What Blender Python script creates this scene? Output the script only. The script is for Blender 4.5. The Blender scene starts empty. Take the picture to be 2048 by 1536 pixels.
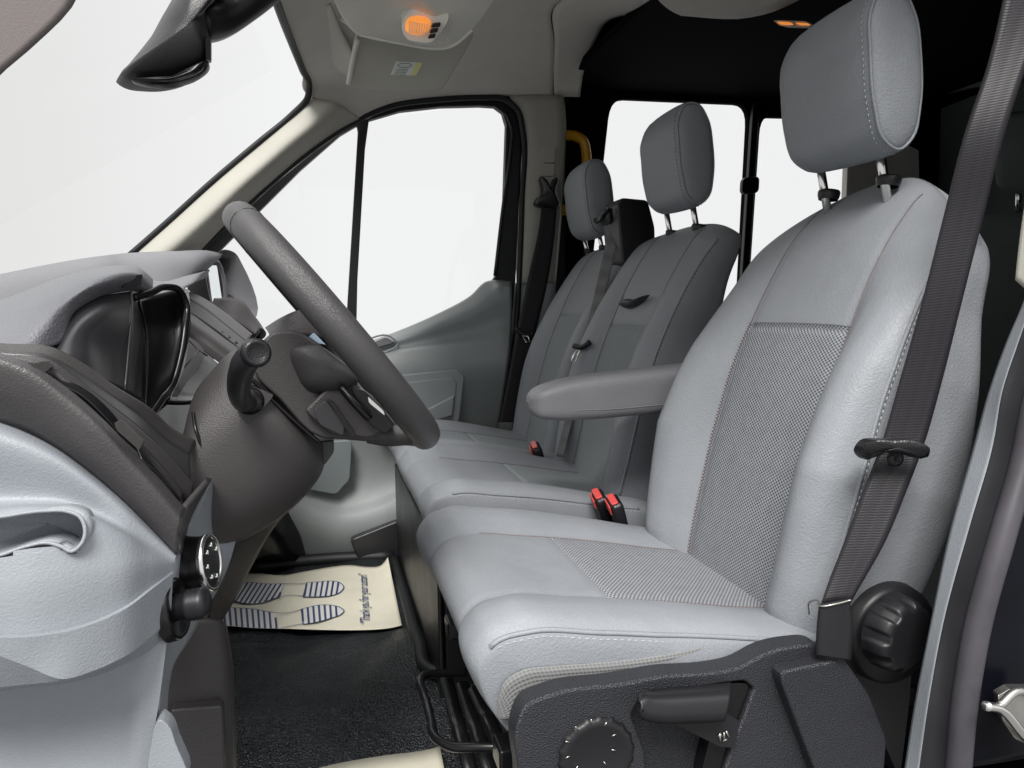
import bpy, bmesh, math, random
import numpy as np
from mathutils import Vector, Matrix
random.seed(7)
sc = bpy.context.scene
COL = sc.collection
# ---------------------------------------------------------------- camera
YAW, PITCH, ROLL, F = math.radians(13.8), math.radians(5.7), math.radians(1.0), 1518.0
fw = np.array([math.sin(YAW)*math.cos(PITCH), math.cos(YAW)*math.cos(PITCH), -math.sin(PITCH)])
rt = np.array([math.cos(YAW), -math.sin(YAW), 0.0]); up = np.cross(rt, fw)
R2 = rt*math.cos(ROLL) - up*math.sin(ROLL); U2 = up*math.cos(ROLL) + rt*math.sin(ROLL)
cd = bpy.data.cameras.new('camera'); cam = bpy.data.objects.new('camera', cd); COL.objects.link(cam)
cd.sensor_width = 36; cd.lens = F/2048*36; cd.clip_start = .02; cd.clip_end = 200
M = Matrix(((R2[0], U2[0], -fw[0], 0), (R2[1], U2[1], -fw[1], 0), (R2[2], U2[2], -fw[2], 0), (0, 0, 0, 1)))
cam.matrix_world = M
sc.camera = cam
# ---------------------------------------------------------------- world and sun
w = bpy.data.worlds.new('World'); sc.world = w; w.use_nodes = True
nt = w.node_tree; nt.nodes.clear()
out = nt.nodes.new('ShaderNodeOutputWorld'); bg = nt.nodes.new('ShaderNodeBackground')
tc = nt.nodes.new('ShaderNodeTexCoord'); sx = nt.nodes.new('ShaderNodeSeparateXYZ'); mr = nt.nodes.new('ShaderNodeMapRange')
mx = nt.nodes.new('ShaderNodeMixRGB')
nt.links.new(tc.outputs['Generated'], sx.inputs[0]); nt.links.new(sx.outputs[0], mr.inputs[0])
mr.inputs[1].default_value = -.40; mr.inputs[2].default_value = 0.02
nt.links.new(mr.outputs[0], mx.inputs[0]); mx.inputs[1].default_value = (.80, .81, .79, 1); mx.inputs[2].default_value = (.955, .96, .965, 1)
gr = nt.nodes.new('ShaderNodeMapRange'); nt.links.new(sx.outputs[2], gr.inputs[0]); gr.inputs[1].default_value = -.42; gr.inputs[2].default_value = -.16
mg = nt.nodes.new('ShaderNodeMixRGB'); nt.links.new(gr.outputs[0], mg.inputs[0]); mg.inputs[1].default_value = (.40, .395, .385, 1); nt.links.new(mx.outputs[0], mg.inputs[2])
# overcast sky: brighter overhead than at the horizon
zr = nt.nodes.new('ShaderNodeMapRange'); nt.links.new(sx.outputs[2], zr.inputs[0]); zr.inputs[1].default_value = .44; zr.inputs[2].default_value = .85; zr.inputs[3].default_value = 1; zr.inputs[4].default_value = 2.7
vz = nt.nodes.new('ShaderNodeVectorMath'); vz.operation = 'SCALE'; nt.links.new(mg.outputs[0], vz.inputs[0]); nt.links.new(zr.outputs[0], vz.inputs['Scale'])
nt.links.new(vz.outputs[0], bg.inputs[0]); bg.inputs[1].default_value = .83
nt.links.new(bg.outputs[0], out.inputs[0])
sl = bpy.data.lights.new('sun', 'SUN'); so = bpy.data.objects.new('sun', sl); COL.objects.link(so)
sl.energy = 4.2; sl.angle = math.radians(24); sl.color = (1, .972, .935)
so.rotation_euler = Vector((.24, .575, -.785)).to_track_quat('-Z', 'Y').to_euler()
sc.view_settings.view_transform = 'Standard'; sc.view_settings.look = 'None'
sc.view_settings.exposure = 0.2; sc.view_settings.gamma = 1
sc.view_settings.use_curve_mapping = False
sc.render.engine = 'CYCLES'
sc.cycles.max_bounces = 8; sc.cycles.diffuse_bounces = 4; sc.cycles.transparent_max_bounces = 12
sc.cycles.caustics_reflective = False; sc.cycles.caustics_refractive = False

# ---------------------------------------------------------------- geometry helpers
def P(u, v, Y=None, X=None, Z=None):
    d = fw + R2*(u-1024)/F - U2*(v-768)/F
    t = Y/d[1] if Y is not None else (X/d[0] if X is not None else Z/d[2])
    return d*t
def px(pts, Y=None, X=None, Z=None):
    """points measured on the photo, put at their real distance (a third value in a point is its own plane)"""
    r = []
    for p in pts:
        if len(p) == 3: r.append(P(p[0], p[1], Y=p[2]))
        else: r.append(P(p[0], p[1], Y, X, Z))
    return r
def A(p): return np.array(p, float)
def resample(pts, n, closed=False):
    pts = [A(p) for p in pts]
    if closed: pts = pts+[pts[0]]
    d = [0]
    for a, b in zip(pts, pts[1:]): d.append(d[-1]+np.linalg.norm(b-a))
    L = d[-1] or 1; res = []; k = 0
    m = n if closed else n-1
    for i in range(n):
        s = L*i/m
        while k < len(d)-2 and d[k+1] < s: k += 1
        seg = d[k+1]-d[k] or 1
        res.append(pts[k]+(pts[k+1]-pts[k])*(s-d[k])/seg)
    return res
def smooth(pts, k=8, closed=False):
    """centripetal-ish catmull rom through pts"""
    pts = [A(p) for p in pts]; n = len(pts)
    if n < 3 and not closed: return pts
    res = []
    rng = range(n) if closed else range(n-1)
    for i in rng:
        if closed: p0, p1, p2, p3 = pts[i-1], pts[i], pts[(i+1) % n], pts[(i+2) % n]
        else:
            p1, p2 = pts[i], pts[i+1]
            p0 = pts[i-1] if i else 2*p1-p2; p3 = pts[i+2] if i+2 < n else 2*p2-p1
        l = np.linalg.norm(p2-p1)
        a = np.linalg.norm(p1-p0) or 1; b = np.linalg.norm(p3-p2) or 1
        m1 = (p2-p1)+l*((p1-p0)/a-(p2-p0)/(a+l)) if l else p2-p1
        m2 = (p2-p1)+l*((p3-p2)/b-(p3-p1)/(b+l)) if l else p2-p1
        for j in range(k):
            t = j/k; t2 = t*t; t3 = t2*t
            res.append((2*t3-3*t2+1)*p1+(t3-2*t2+t)*m1+(-2*t3+3*t2)*p2+(t3-t2)*m2)
    if not closed: res.append(pts[-1])
    return res
def rounded(pts, r=.25, k=5):
    """corner-cutting of a closed outline; r = share of each side taken by the corner"""
    pts = [A(p) for p in pts]; n = len(pts); res = []
    for i in range(n):
        a, b, c = pts[i-1], pts[i], pts[(i+1) % n]
        p, q = b+(a-b)*r, b+(c-b)*r
        for j in range(k+1):
            t = j/k; res.append((1-t)**2*p+2*t*(1-t)*b+t*t*q)
    return res
def raw(name, verts, faces, m, parent=None, sm=True, uvs=None):
    me = bpy.data.meshes.new(name); me.from_pydata([tuple(map(float, v)) for v in verts], [], faces)
    bm = bmesh.new(); bm.from_mesh(me); bmesh.ops.recalc_face_normals(bm, faces=bm.faces); bm.to_mesh(me); bm.free()
    if uvs is not None:
        ul = me.uv_layers.new(name='UVMap')
        for lp in me.loops: ul.data[lp.index].uv = uvs[lp.vertex_index]
    o = bpy.data.objects.new(name, me); COL.objects.link(o)
    if m: me.materials.append(m)
    if sm:
        for p in me.polygons: p.use_smooth = True
    if parent is not None: attach(o, parent)
    return o
def attach(o, parent):
    o.parent = parent
    if parent.type == 'EMPTY': o.location = -Vector(parent.location)
    return o
def thing(name, label, cat, loc=(0, 0, 0), group=None):
    o = bpy.data.objects.new(name, None); COL.objects.link(o); o.location = tuple(map(float, loc)); o.empty_display_size = .05
    o['label'] = label; o['category'] = cat
    if group: o['group'] = group
    return o
def tag(o, label, cat, group=None):
    o['label'] = label; o['category'] = cat
    if group: o['group'] = group
    return o
def modb(o, w=.004, seg=3, ang=35):
    b = o.modifiers.new('bevel', 'BEVEL'); b.width = w; b.segments = seg; b.limit_method = 'ANGLE'; b.angle_limit = math.radians(ang); b.harden_normals = False
    return o
def wn(o):
    o.modifiers.new('wn', 'WEIGHTED_NORMAL').keep_sharp = True; return o
def solid(o, t, off=1):
    s = o.modifiers.new('solid', 'SOLIDIFY'); s.thickness = t; s.offset = off; return o
def grid(name, rows, m, parent=None, closed_u=False, closed_v=False, thick=0, off=1, keep=None):
    nr, nc = len(rows), len(rows[0])
    V = [p for r in rows for p in r]
    uv = []
    mid = rows[nr//2]; cu = [0]
    for a, b in zip(mid, mid[1:]): cu.append(cu[-1]+float(np.linalg.norm(A(b)-A(a))))
    cv = [0]
    for i in range(1, nr): cv.append(cv[-1]+float(np.linalg.norm(A(rows[i][nc//2])-A(rows[i-1][nc//2]))))
    for i in range(nr):
        for j in range(nc): uv.append((cu[j], cv[i]))
    Fc = []
    for i in range(nr if closed_v else nr-1):
        for j in range(nc if closed_u else nc-1):
            if keep and not keep(i, j): continue
            a = i*nc+j; b = i*nc+(j+1) % nc; c = ((i+1) % nr)*nc+(j+1) % nc; d = ((i+1) % nr)*nc+j
            Fc.append((a, b, c, d))
    o = raw(name, V, Fc, m, parent, True, uv)
    if thick: solid(o, thick, off)
    return o
def skin(name, curves, m, parent=None, n=48, k=6, lin=False, thick=0.004, csm=True, keep=None, off=1):
    cs = [resample(smooth(c, 8) if csm else c, n) for c in curves]
    rows = []
    cols = []
    for j in range(n):
        col = [c[j] for c in cs]
        if lin or len(col) < 3:
            cc = []
            for a, b in zip(col, col[1:]):
                for q in range(k): cc.append(a+(b-a)*q/k)
            cc.append(col[-1])
        else: cc = smooth(col, k)
        cols.append(cc)
    rows = [[cols[j][i] for j in range(n)] for i in range(len(cols[0]))]
    kp = (lambda i, j: keep(rows[i][j])) if keep else None
    return grid(name, rows, m, parent, thick=thick, keep=kp, off=off)
def plate(name, outer, m, parent=None, holes=(), ext=(0, .01, 0), bev=.003, seg=3, sm=True):
    """a flat sheet with real holes, given thickness along ext"""
    bm = bmesh.new()
    for loop in [outer]+list(holes):
        vs = [bm.verts.new(tuple(map(float, p))) for p in loop]
        for a, b in zip(vs, vs[1:]+vs[:1]): bm.edges.new((a, b))
    bmesh.ops.triangle_fill(bm, use_beauty=True, use_dissolve=True, edges=bm.edges[:])
    bmesh.ops.dissolve_limit(bm, angle_limit=.02, verts=bm.verts[:], edges=bm.edges[:])
    g = bmesh.ops.extrude_face_region(bm, geom=bm.faces[:])
    bmesh.ops.translate(bm, vec=Vector(ext), verts=[x for x in g['geom'] if isinstance(x, bmesh.types.BMVert)])
    bmesh.ops.recalc_face_normals(bm, faces=bm.faces)
    me = bpy.data.meshes.new(name); bm.to_mesh(me); bm.free()
    o = bpy.data.objects.new(name, me); COL.objects.link(o)
    if m: me.materials.append(m)
    if sm:
        for p in me.polygons: p.use_smooth = True
    if bev: modb(o, bev, seg); wn(o)
    elif sm:
        for p in me.polygons: p.use_smooth = False
    if parent is not None: attach(o, parent)
    return o
def pillow(name, outline, m, parent=None, depth=(0, -.02, 0), back=(0, .01, 0), rings=7, p=2.2, centre=None):
    """a domed pad: the outline swells towards depth, thickness towards back"""
    o_ = [A(q) for q in outline]; c = A(centre) if centre is not None else sum(o_)/len(o_)
    rows = [[q+A(back) for q in o_]]
    for i in range(rings+1):
        a = i/rings; s = 1-a*.98
        h = (1-s**p)**(1/p)
        rows.append([c+(q-c)*s+A(depth)*h for q in o_])
    return grid(name, rows, m, parent, closed_u=True)
def frame_at(t):
    t = t/ (np.linalg.norm(t) or 1); a = A((0, 0, 1)) if abs(t[2]) < .9 else A((0, 1, 0))
    n = np.cross(a, t); n /= np.linalg.norm(n); return n, np.cross(t, n)
def tube(name, pts, r, m, parent=None, closed=False, k=6, seg=12, sm=True, flat=1.0, get=False):
    ps = smooth(pts, k, closed) if sm else [A(p) for p in pts]
    N = len(ps); rows = []
    rr = r if callable(r) else (lambda t: r)
    prev = None
    for i in range(N):
        if closed: t = ps[(i+1) % N]-ps[i-1]
        else: t = ps[min(i+1, N-1)]-ps[max(i-1, 0)]
        t = t/(np.linalg.norm(t) or 1)
        if prev is None: n, b = frame_at(t)
        else:
            n = prev-t*np.dot(prev, t); n /= np.linalg.norm(n); b = np.cross(t, n)
        prev = n
        R = rr(i/(N-1))
        rows.append([ps[i]+R*(math.cos(2*math.pi*j/seg)*n+flat*math.sin(2*math.pi*j/seg)*b) for j in range(seg)])
    if get: return rows
    if not closed:
        rows = [[ps[0]]*seg]+rows+[[ps[-1]]*seg]
    return grid(name, rows, m, parent, closed_u=True, closed_v=closed)
def merge_tubes(name, lists, r, m, parent=None, seg=6):
    V = []; Fc = []
    for pts in lists:
        rows = tube('', pts, r, None, sm=False, seg=seg, get=True); b = len(V); nr = len(rows)
        V += [p for q in rows for p in q]
        for i in range(nr-1):
            for j in range(seg): Fc.append((b+i*seg+j, b+i*seg+(j+1) % seg, b+(i+1)*seg+(j+1) % seg, b+(i+1)*seg+j))
        Fc.append(tuple(b+j for j in range(seg))); Fc.append(tuple(b+(nr-1)*seg+j for j in range(seg)))
    return raw(name, V, Fc, m, parent)
def stitches(name, path, m, parent=None, step=.008, ln=.0045, r=.0006):
    L = sum(np.linalg.norm(b-a) for a, b in zip(path, path[1:])); n = max(2, int(L/step)); q = resample(path, n*4)
    return merge_tubes(name, [[q[4*i], q[4*i+2]] for i in range(n-1)], r, m, parent, seg=5)
def revolve(name, c, axis, prof, m, parent=None, seg=40, lobes=None):
    """prof: (distance along axis, radius)"""
    ax = A(axis)/np.linalg.norm(axis); n, b = frame_at(ax); c = A(c); rows = []
    for h, r in prof:
        row = []
        for j in range(seg):
            a = 2*math.pi*j/seg; R = r*(lobes(a, h) if lobes else 1)
            row.append(c+ax*h+R*(math.cos(a)*n+math.sin(a)*b))
        rows.append(row)
    return grid(name, rows, m, parent, closed_u=True)
def box(name, lo, hi, m, parent=None, bev=.003):
    x0, y0, z0 = lo; x1, y1, z1 = hi
    V = [(x, y, z) for x in (x0, x1) for y in (y0, y1) for z in (z0, z1)]
    Fc = [(0, 1, 3, 2), (4, 6, 7, 5), (0, 4, 5, 1), (2, 3, 7, 6), (0, 2, 6, 4), (1, 5, 7, 3)]
    o = raw(name, V, Fc, m, parent, bev > 0)
    if bev: modb(o, bev); wn(o)
    return o
def ribbon(name, L, Rr, m, parent=None, n=60, thick=.0015, k=6, bulge=0):
    a = resample(smooth(L, 8), n); b = resample(smooth(Rr, 8), n); rows = []
    for q in range(k+1):
        t = q/k
        rows.append([a[i]+(b[i]-a[i])*t for i in range(n)])
    return grid(name, rows, m, parent, thick=thick)

# ---------------------------------------------------------------- materials
def mat(name, col, rough=.5, spec=.5, metal=0, bump=None, var=.0, emit=None, coat=0, uvbump=None, sheen=0):
    m = bpy.data.materials.new(name); m.use_nodes = True; t = m.node_tree; N = t.nodes; Lk = t.links
    b = N['Principled BSDF']; b.inputs['Base Color'].default_value = (*col, 1); b.inputs['Roughness'].default_value = rough
    b.inputs['Specular IOR Level'].default_value = spec; b.inputs['Metallic'].default_value = metal; b.inputs['Coat Weight'].default_value = coat
    if coat: b.inputs['Coat Roughness'].default_value = .1
    if sheen: b.inputs['Sheen Weight'].default_value = sheen
    if emit: b.inputs['Emission Color'].default_value = (*emit[0], 1); b.inputs['Emission Strength'].default_value = emit[1]
    tc = N.new('ShaderNodeTexCoord')
    if var:
        n = N.new('ShaderNodeTexNoise'); n.inputs['Scale'].default_value = 9; n.inputs['Detail'].default_value = 6; n.inputs['Roughness'].default_value = .65
        Lk.new(tc.outputs['Object'], n.inputs['Vector'])
        mp = N.new('ShaderNodeMapRange'); mp.inputs[1].default_value = .3; mp.inputs[2].default_value = .7; mp.inputs[3].default_value = 1-var; mp.inputs[4].default_value = 1+var
        Lk.new(n.outputs[0], mp.inputs[0])
        mu = N.new('ShaderNodeVectorMath'); mu.operation = 'SCALE'; mu.inputs[0].default_value = col; Lk.new(mp.outputs[0], mu.inputs['Scale'])
        Lk.new(mu.outputs[0], b.inputs['Base Color'])
        mp2 = N.new('ShaderNodeMapRange'); mp2.inputs[1].default_value = .3; mp2.inputs[2].default_value = .7; mp2.inputs[3].default_value = rough*.88; mp2.inputs[4].default_value = min(1, rough*1.12)
        Lk.new(n.outputs[0], mp2.inputs[0]); Lk.new(mp2.outputs[0], b.inputs['Roughness'])
    if bump:
        sc_, st, kind = bump
        if kind == 'leather':
            v = N.new('ShaderNodeTexVoronoi'); v.feature = 'SMOOTH_F1'; v.inputs['Scale'].default_value = sc_; v.inputs['Smoothness'].default_value = .4
            nn = N.new('ShaderNodeTexNoise'); nn.inputs['Scale'].default_value = sc_*.25; nn.inputs['Detail'].default_value = 4
            vm = N.new('ShaderNodeMixRGB'); vm.blend_type = 'ADD'; vm.inputs[0].default_value = .02
            Lk.new(tc.outputs['Object'], vm.inputs[1]); Lk.new(nn.outputs['Color'], vm.inputs[2]); Lk.new(tc.outputs['Object'], nn.inputs['Vector'])
            Lk.new(vm.outputs[0], v.inputs['Vector']); h = v.outputs['Distance']
            big = N.new('ShaderNodeTexNoise'); big.inputs['Scale'].default_value = 14; big.inputs['Detail'].default_value = 3
            Lk.new(tc.outputs['Object'], big.inputs['Vector'])
            b0 = N.new('ShaderNodeBump'); b0.inputs['Distance'].default_value = .003; b0.inputs['Strength'].default_value = .10
            Lk.new(big.outputs[0], b0.inputs['Height'])
        else:
            v = N.new('ShaderNodeTexVoronoi'); v.inputs['Scale'].default_value = sc_; Lk.new(tc.outputs['Object'], v.inputs['Vector']); h = v.outputs['Distance']; b0 = None
        bp = N.new('ShaderNodeBump'); bp.inputs['Strength'].default_value = st; bp.inputs['Distance'].default_value = 0.0045 if kind == 'pebble' else .0012
        Lk.new(h, bp.inputs['Height'])
        if b0: Lk.new(b0.outputs[0], bp.inputs['Normal'])
        Lk.new(bp.outputs[0], b.inputs['Normal'])
    return m
def weave(name, c1, c2, pu, pv, stagger=True, rough=.8, strength=.6):
    """knitted mesh cloth: rows of light loops over a dark ground, laid out in metres"""
    m = bpy.data.materials.new(name); m.use_nodes = True; t = m.node_tree; N = t.nodes; Lk = t.links; b = N['Principled BSDF']
    tc = N.new('ShaderNodeTexCoord'); s = N.new('ShaderNodeSeparateXYZ'); Lk.new(tc.outputs['UV'], s.inputs[0])
    def mth(op, a, bb=None):
        n = N.new('ShaderNodeMath'); n.operation = op
        for i, x in enumerate((a, bb)):
            if x is None: continue
            if isinstance(x, (int, float)): n.inputs[i].default_value = x
            else: Lk.new(x, n.inputs[i])
        return n.outputs[0]
    cu = mth('COSINE', mth('MULTIPLY', s.outputs[0], 2*math.pi/pu)); cv = mth('COSINE', mth('MULTIPLY', s.outputs[1], 2*math.pi/pv))
    h = mth('MULTIPLY', cu, cv) if stagger else mth('ADD', mth('MULTIPLY', cu, .6), mth('MULTIPLY', cv, .6))
    mp = N.new('ShaderNodeMapRange'); mp.inputs[1].default_value = -.75; mp.inputs[2].default_value = .35; Lk.new(h, mp.inputs[0])
    nz = N.new('ShaderNodeTexNoise'); nz.inputs['Scale'].default_value = 60; Lk.new(tc.outputs['Object'], nz.inputs['Vector'])
    mm = mth('MULTIPLY', mp.outputs[0], mth('ADD', .75, mth('MULTIPLY', nz.outputs[0], .5)))
    mixc = N.new('ShaderNodeMixRGB'); Lk.new(mm, mixc.inputs[0]); mixc.inputs[1].default_value = (*c2, 1); mixc.inputs[2].default_value = (*c1, 1)
    Lk.new(mixc.outputs[0], b.inputs['Base Color']); b.inputs['Roughness'].default_value = rough; b.inputs['Specular IOR Level'].default_value = .25
    bp = N.new('ShaderNodeBump'); bp.inputs['Strength'].default_value = strength; bp.inputs['Distance'].default_value = .001
    Lk.new(mp.outputs[0], bp.inputs['Height']); Lk.new(bp.outputs[0], b.inputs['Normal'])
    return m
def glassmat(name, tint=(.99, .99, .99), refl=.012):
    m = bpy.data.materials.new(name); m.use_nodes = True; t = m.node_tree; N = t.nodes; N.clear()
    o = N.new('ShaderNodeOutputMaterial'); a = N.new('ShaderNodeBsdfTransparent'); a.inputs[0].default_value = (*tint, 1)
    g = N.new('ShaderNodeBsdfGlossy'); g.inputs['Roughness'].default_value = .02; mx = N.new('ShaderNodeMixShader'); mx.inputs[0].default_value = refl
    t.links.new(a.outputs[0], mx.inputs[1]); t.links.new(g.outputs[0], mx.inputs[2]); t.links.new(mx.outputs[0], o.inputs[0]); return m
LEA = mat('seat_leather', (.235, .248, .27), .50, .38, bump=(360, .4, 'leather'), var=.06)
LEAD = mat('seat_leather_dark', (.18, .18, .195), .45, .45, bump=(420, .35, 'leather'), var=.06)
INS = weave('seat_mesh', (.29, .30, .325), (.055, .057, .063), .0078, .0056)
INSF = weave('seat_mesh_fine', (.28, .30, .315), (.16, .17, .18), .007, .006)
SKT = weave('skirt_cloth', (.205, .207, .21), (.15, .152, .155), .0045, .0045, False)
THR = mat('thread', (.42, .42, .44), .7); THRD = mat('thread_dark', (.13, .10, .10), .7)
BRN = mat('dash_plastic', (.047, .043, .045), .44, .5, bump=(420, .30, 'leather'), var=.08)
BRS = mat('column_plastic', (.040, .036, .037), .44, .5, bump=(800, .35, 'grain'), var=.06)
SHR = mat('shroud_plastic', (.022, .022, .025), .30, .5, bump=(1200, .12, 'grain'))
GRY = mat('grey_plastic', (.240, .258, .283), .46, .45, bump=(420, .25, 'leather'), var=.03)
DTP = mat('dash_top_plastic', (.15, .15, .162), .62, .4, bump=(380, .4, 'leather'), var=.03)
DOR = mat('door_plastic', (.255, .275, .28), .42, .5, bump=(500, .3, 'leather'), var=.03)
DORD = mat('door_plastic_shaded', (.16, .185, .19), .5, .4, var=.04)  # door plastic with shade put into its colour, tones down the lit speaker panel
BEI = mat('beige_trim', (.38, .37, .33), .6, .3, bump=(900, .25, 'grain'), var=.03)
HDL = mat('headliner_cloth', (.68, .65, .61), .9, .2, bump=(1100, .3, 'grain'), var=.04)
VIS = mat('visor_vinyl', (.68, .665, .61), .75, .3, bump=(700, .3, 'leather'), var=.03)
BLK = mat('black_plastic', (.010, .010, .012), .36, .4, bump=(500, .3, 'grain'), var=.1)
TRM = mat('seat_trim_plastic', (.020, .021, .026), .40, .5, bump=(700, .8, 'grain'), var=.1)
GLS = mat('gloss_black', (.006, .006, .007), .24, .35)
SEAL = mat('rubber_seal', (.010, .011, .012), .5, .35)
SEAL2 = mat('rubber_seal_grey', (.016, .016, .019), .5, .3, var=.2); SEAL3 = mat('rubber_seal_worn', (.050, .046, .055), .45, .4, var=.25)
KNB = mat('knob_plastic', (.010, .010, .012), .42, .4)
RUB = mat('rubber_floor', (.018, .021, .024), .25, .45, bump=(230, 1.0, 'pebble'), var=.3)
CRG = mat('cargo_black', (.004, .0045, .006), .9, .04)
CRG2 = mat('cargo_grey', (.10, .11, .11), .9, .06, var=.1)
CHR = mat('chrome', (.75, .74, .72), .22, .5, 1.0, var=.1)
STL = mat('dull_steel', (.50, .49, .46), .35, .5, 1.0, var=.25)
BLT = weave('belt_webbing', (.016, .0145, .018), (.012, .011, .0135), .0032, .012, False, .42, .15)
BLT2 = weave('belt_webbing_grey', (.15, .15, .152), (.10, .10, .105), .05, .004, False, .55, .4)
PAP = mat('mat_paper', (.66, .63, .52), .8, .2, var=.07)
INK = mat('blue_ink', (.020, .045, .13), .6); INKF = mat('sole_fill', (.64, .63, .60), .8)
RED = mat('buckle_red', (.62, .07, .065), .4); YEL = mat('yellow_paint', (.62, .31, .015), .35)
GLA = glassmat('window_glass'); MIR = mat('mirror_glass', (.85, .88, .88), .03, .5, 1.0)
AMB = mat('amber_lamp', (.9, .35, .06), .3, emit=((1, .33, .06), .55)); LNS = mat('clear_lens', (.78, .76, .70), .12, .5, coat=.6)
WHT = mat('sticker_white', (.80, .84, .80), .5); STY = mat('sticker_yellow', (.80, .78, .35), .5); INKG = mat('sticker_ink', (.25, .30, .27), .6)
PNT = mat('black_paint', (.003, .0034, .006), .3, .15, var=.3)
SCR = mat('display_glass', (.30, .40, .50), .15, .5, coat=.5)

# ================================================================= van shell
van = thing('van_body', 'van cab interior shell with beige pillars, taupe headliner and dark cargo walls', 'van', (0.6, 1.5, -.80))
# far A pillar
aw = px([(262, 512, 2.36), (330, 452, 2.36), (430, 362, 2.35), (520, 286, 2.34), (585, 232, 2.33), (618, 192, 2.32)])
am = px([(330, 512, 2.33), (400, 450, 2.32), (492, 362, 2.31), (575, 290, 2.31), (640, 235, 2.30), (668, 205, 2.29)])
ad = px([(398, 512, 2.40), (455, 450, 2.40), (545, 366, 2.40), (625, 300, 2.40), (690, 256, 2.40), (722, 240, 2.40)])
skin('pillar_trim', [aw, am, ad], BEI, van, n=40, k=8)
tube('windscreen_seal', px([(258, 512, 2.36), (330, 449, 2.36), (430, 359, 2.35), (520, 283, 2.34), (585, 229, 2.33), (614, 198, 2.31), (618, 175, 2.27), (605, 140, 2.15), (585, 90, 1.98), (562, 30, 1.76), (545, -20, 1.62), (520, -120, 1.35), (470, -330, 1.0)]), .009, SEAL, van)
# headliner: side cove from windscreen corner to the B pillar and over the cab
e0 = px([(668, 205, 2.30), (700, 222, 2.36), (722, 240, 2.40), (780, 212, 2.40), (850, 199, 2.40), (950, 193, 2.40), (1050, 192, 2.40), (1106, 192, 2.40)])
e1 = px([(618, 190, 2.31), (680, 185, 2.32), (740, 178, 2.34), (800, 172, 2.35), (880, 164, 2.35), (960, 160, 2.35), (1050, 158, 2.35), (1106, 160, 2.35)])
e2 = px([(606, 145, 2.17), (680, 130, 2.18), (740, 118, 2.18), (800, 108, 2.2), (880, 98, 2.2), (960, 95, 2.2), (1050, 92, 2.2), (1108, 92, 2.2)])
e3 = px([(584, 85, 1.97), (640, 60, 1.97), (740, 40, 1.95), (800, 30, 1.95), (880, 20, 1.95), (960, 15, 1.95), (1050, 12, 1.95), (1110, 10, 1.95)])
e4 = [A((-.10, 1.62, .67)), A((0, 1.62, .71)), A((.14, 1.62, .725)), A((.25, 1.62, .73)), A((.38, 1.62, .73)), A((.5, 1.62, .73)), A((.62, 1.62, .73)), A((.76, 1.62, .73))]
e5 = [A((p[0], 1.1, p[2]+.0)) for p in e4]; e6 = [A((p[0], .62, .66)) for p in e4]
skin('headliner', [e0, e1, e2, e3, e4, e5, e6], HDL, van, n=50, k=7, thick=.006)
# rear arch of the cab headliner: a cove that turns down over the B pillar
b0 = [e[-1]+A((.004, 0, -.002)) for e in (e0, e1, e2, e3, e4, e5, e6)]
b1 = px([(1160, 194, 2.38), (1166, 150, 2.34), (1192, 80, 2.2), (1235, 34, 2.0), (1330, 30, 1.88), (1480, 38, 1.78)])+[A((1.10, 1.35, .70)), A((1.0, .62, .66))]
skin('headliner_arch', [b0, b1], HDL, van, n=60, k=8, lin=True, thick=.012)
# B pillar far side
skin('pillar_trim', [px([(1018, 192, 2.405), (1042, 230, 2.405), (1042, 330, 2.405), (1036, 450, 2.405), (1036, 566, 2.405)]),
     px([(1060, 190, 2.39), (1062, 230, 2.39), (1062, 330, 2.39), (1056, 450, 2.39), (1050, 566, 2.39)]),
     px([(1124, 190, 2.39), (1128, 230, 2.39), (1126, 330, 2.39), (1118, 450, 2.39), (1108, 566, 2.39)]),
     px([(1128, 190, 2.46), (1132, 230, 2.46), (1130, 330, 2.46), (1122, 450, 2.46), (1112, 566, 2.46)])], BEI, van, n=24, k=4, lin=True)
skin('lower_pillar_trim', [px([(1030, 566, 2.405), (1010, 760, 2.405), (990, 880, 2.405)]), px([(1112, 566, 2.38), (1100, 760, 2.38), (1090, 880, 2.38)])], GRY, van, lin=True)
plate('belt_slider_cover', rounded(px([(1087, 293), (1111, 292), (1108, 352), (1085, 352)], Y=2.375), .12), BEI, van, ext=(0, .012, 0), bev=.001)
merge_tubes('slider_edge', [px([(1087, 326), (1110, 326)], Y=2.374)], .0012, SEAL, van)
box('door_header', (.12, 2.475, .672), (.82, 2.50, .74), SEAL, van, 0)
box('pillar_backing', (.635, 2.475, -.75), (.80, 2.50, .72), SEAL, van, 0)
# cargo area, far wall with its two windows
w1 = rounded(px([(1222, 196), (1500, 208), (1478, 620), (1175, 620)], Y=2.52), .10)
w2 = rounded(px([(1522, 233), (1720, 238), (1697, 560), (1496, 620)], Y=2.52), .09)
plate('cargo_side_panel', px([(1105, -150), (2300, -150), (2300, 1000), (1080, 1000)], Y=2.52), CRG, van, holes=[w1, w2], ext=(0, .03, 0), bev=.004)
wg = thing('cargo_side_windows', 'pair of bright cargo windows split by a black sliding divider behind the seats', 'window', P(1500, 500, Y=2.54))
plate('pane', rounded(px([(1215, 190), (1508, 202), (1486, 626), (1168, 626)], Y=2.56), .1), GLA, wg, ext=(0, .003, 0), bev=0)
plate('pane', rounded(px([(1515, 226), (1728, 232), (1705, 566), (1488, 626)], Y=2.56), .1), GLA, wg, ext=(0, .003, 0), bev=0)
plate('window_divider', px([(1507, 206), (1520, 206), (1498, 560), (1484, 560)], Y=2.50), BLK, wg, ext=(0, .02, 0))
lt = plate('latch', rounded(px([(1486, 355), (1520, 352), (1518, 386), (1484, 388)], Y=2.48), .3), BLK, wg, ext=(0, .02, 0))
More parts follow.
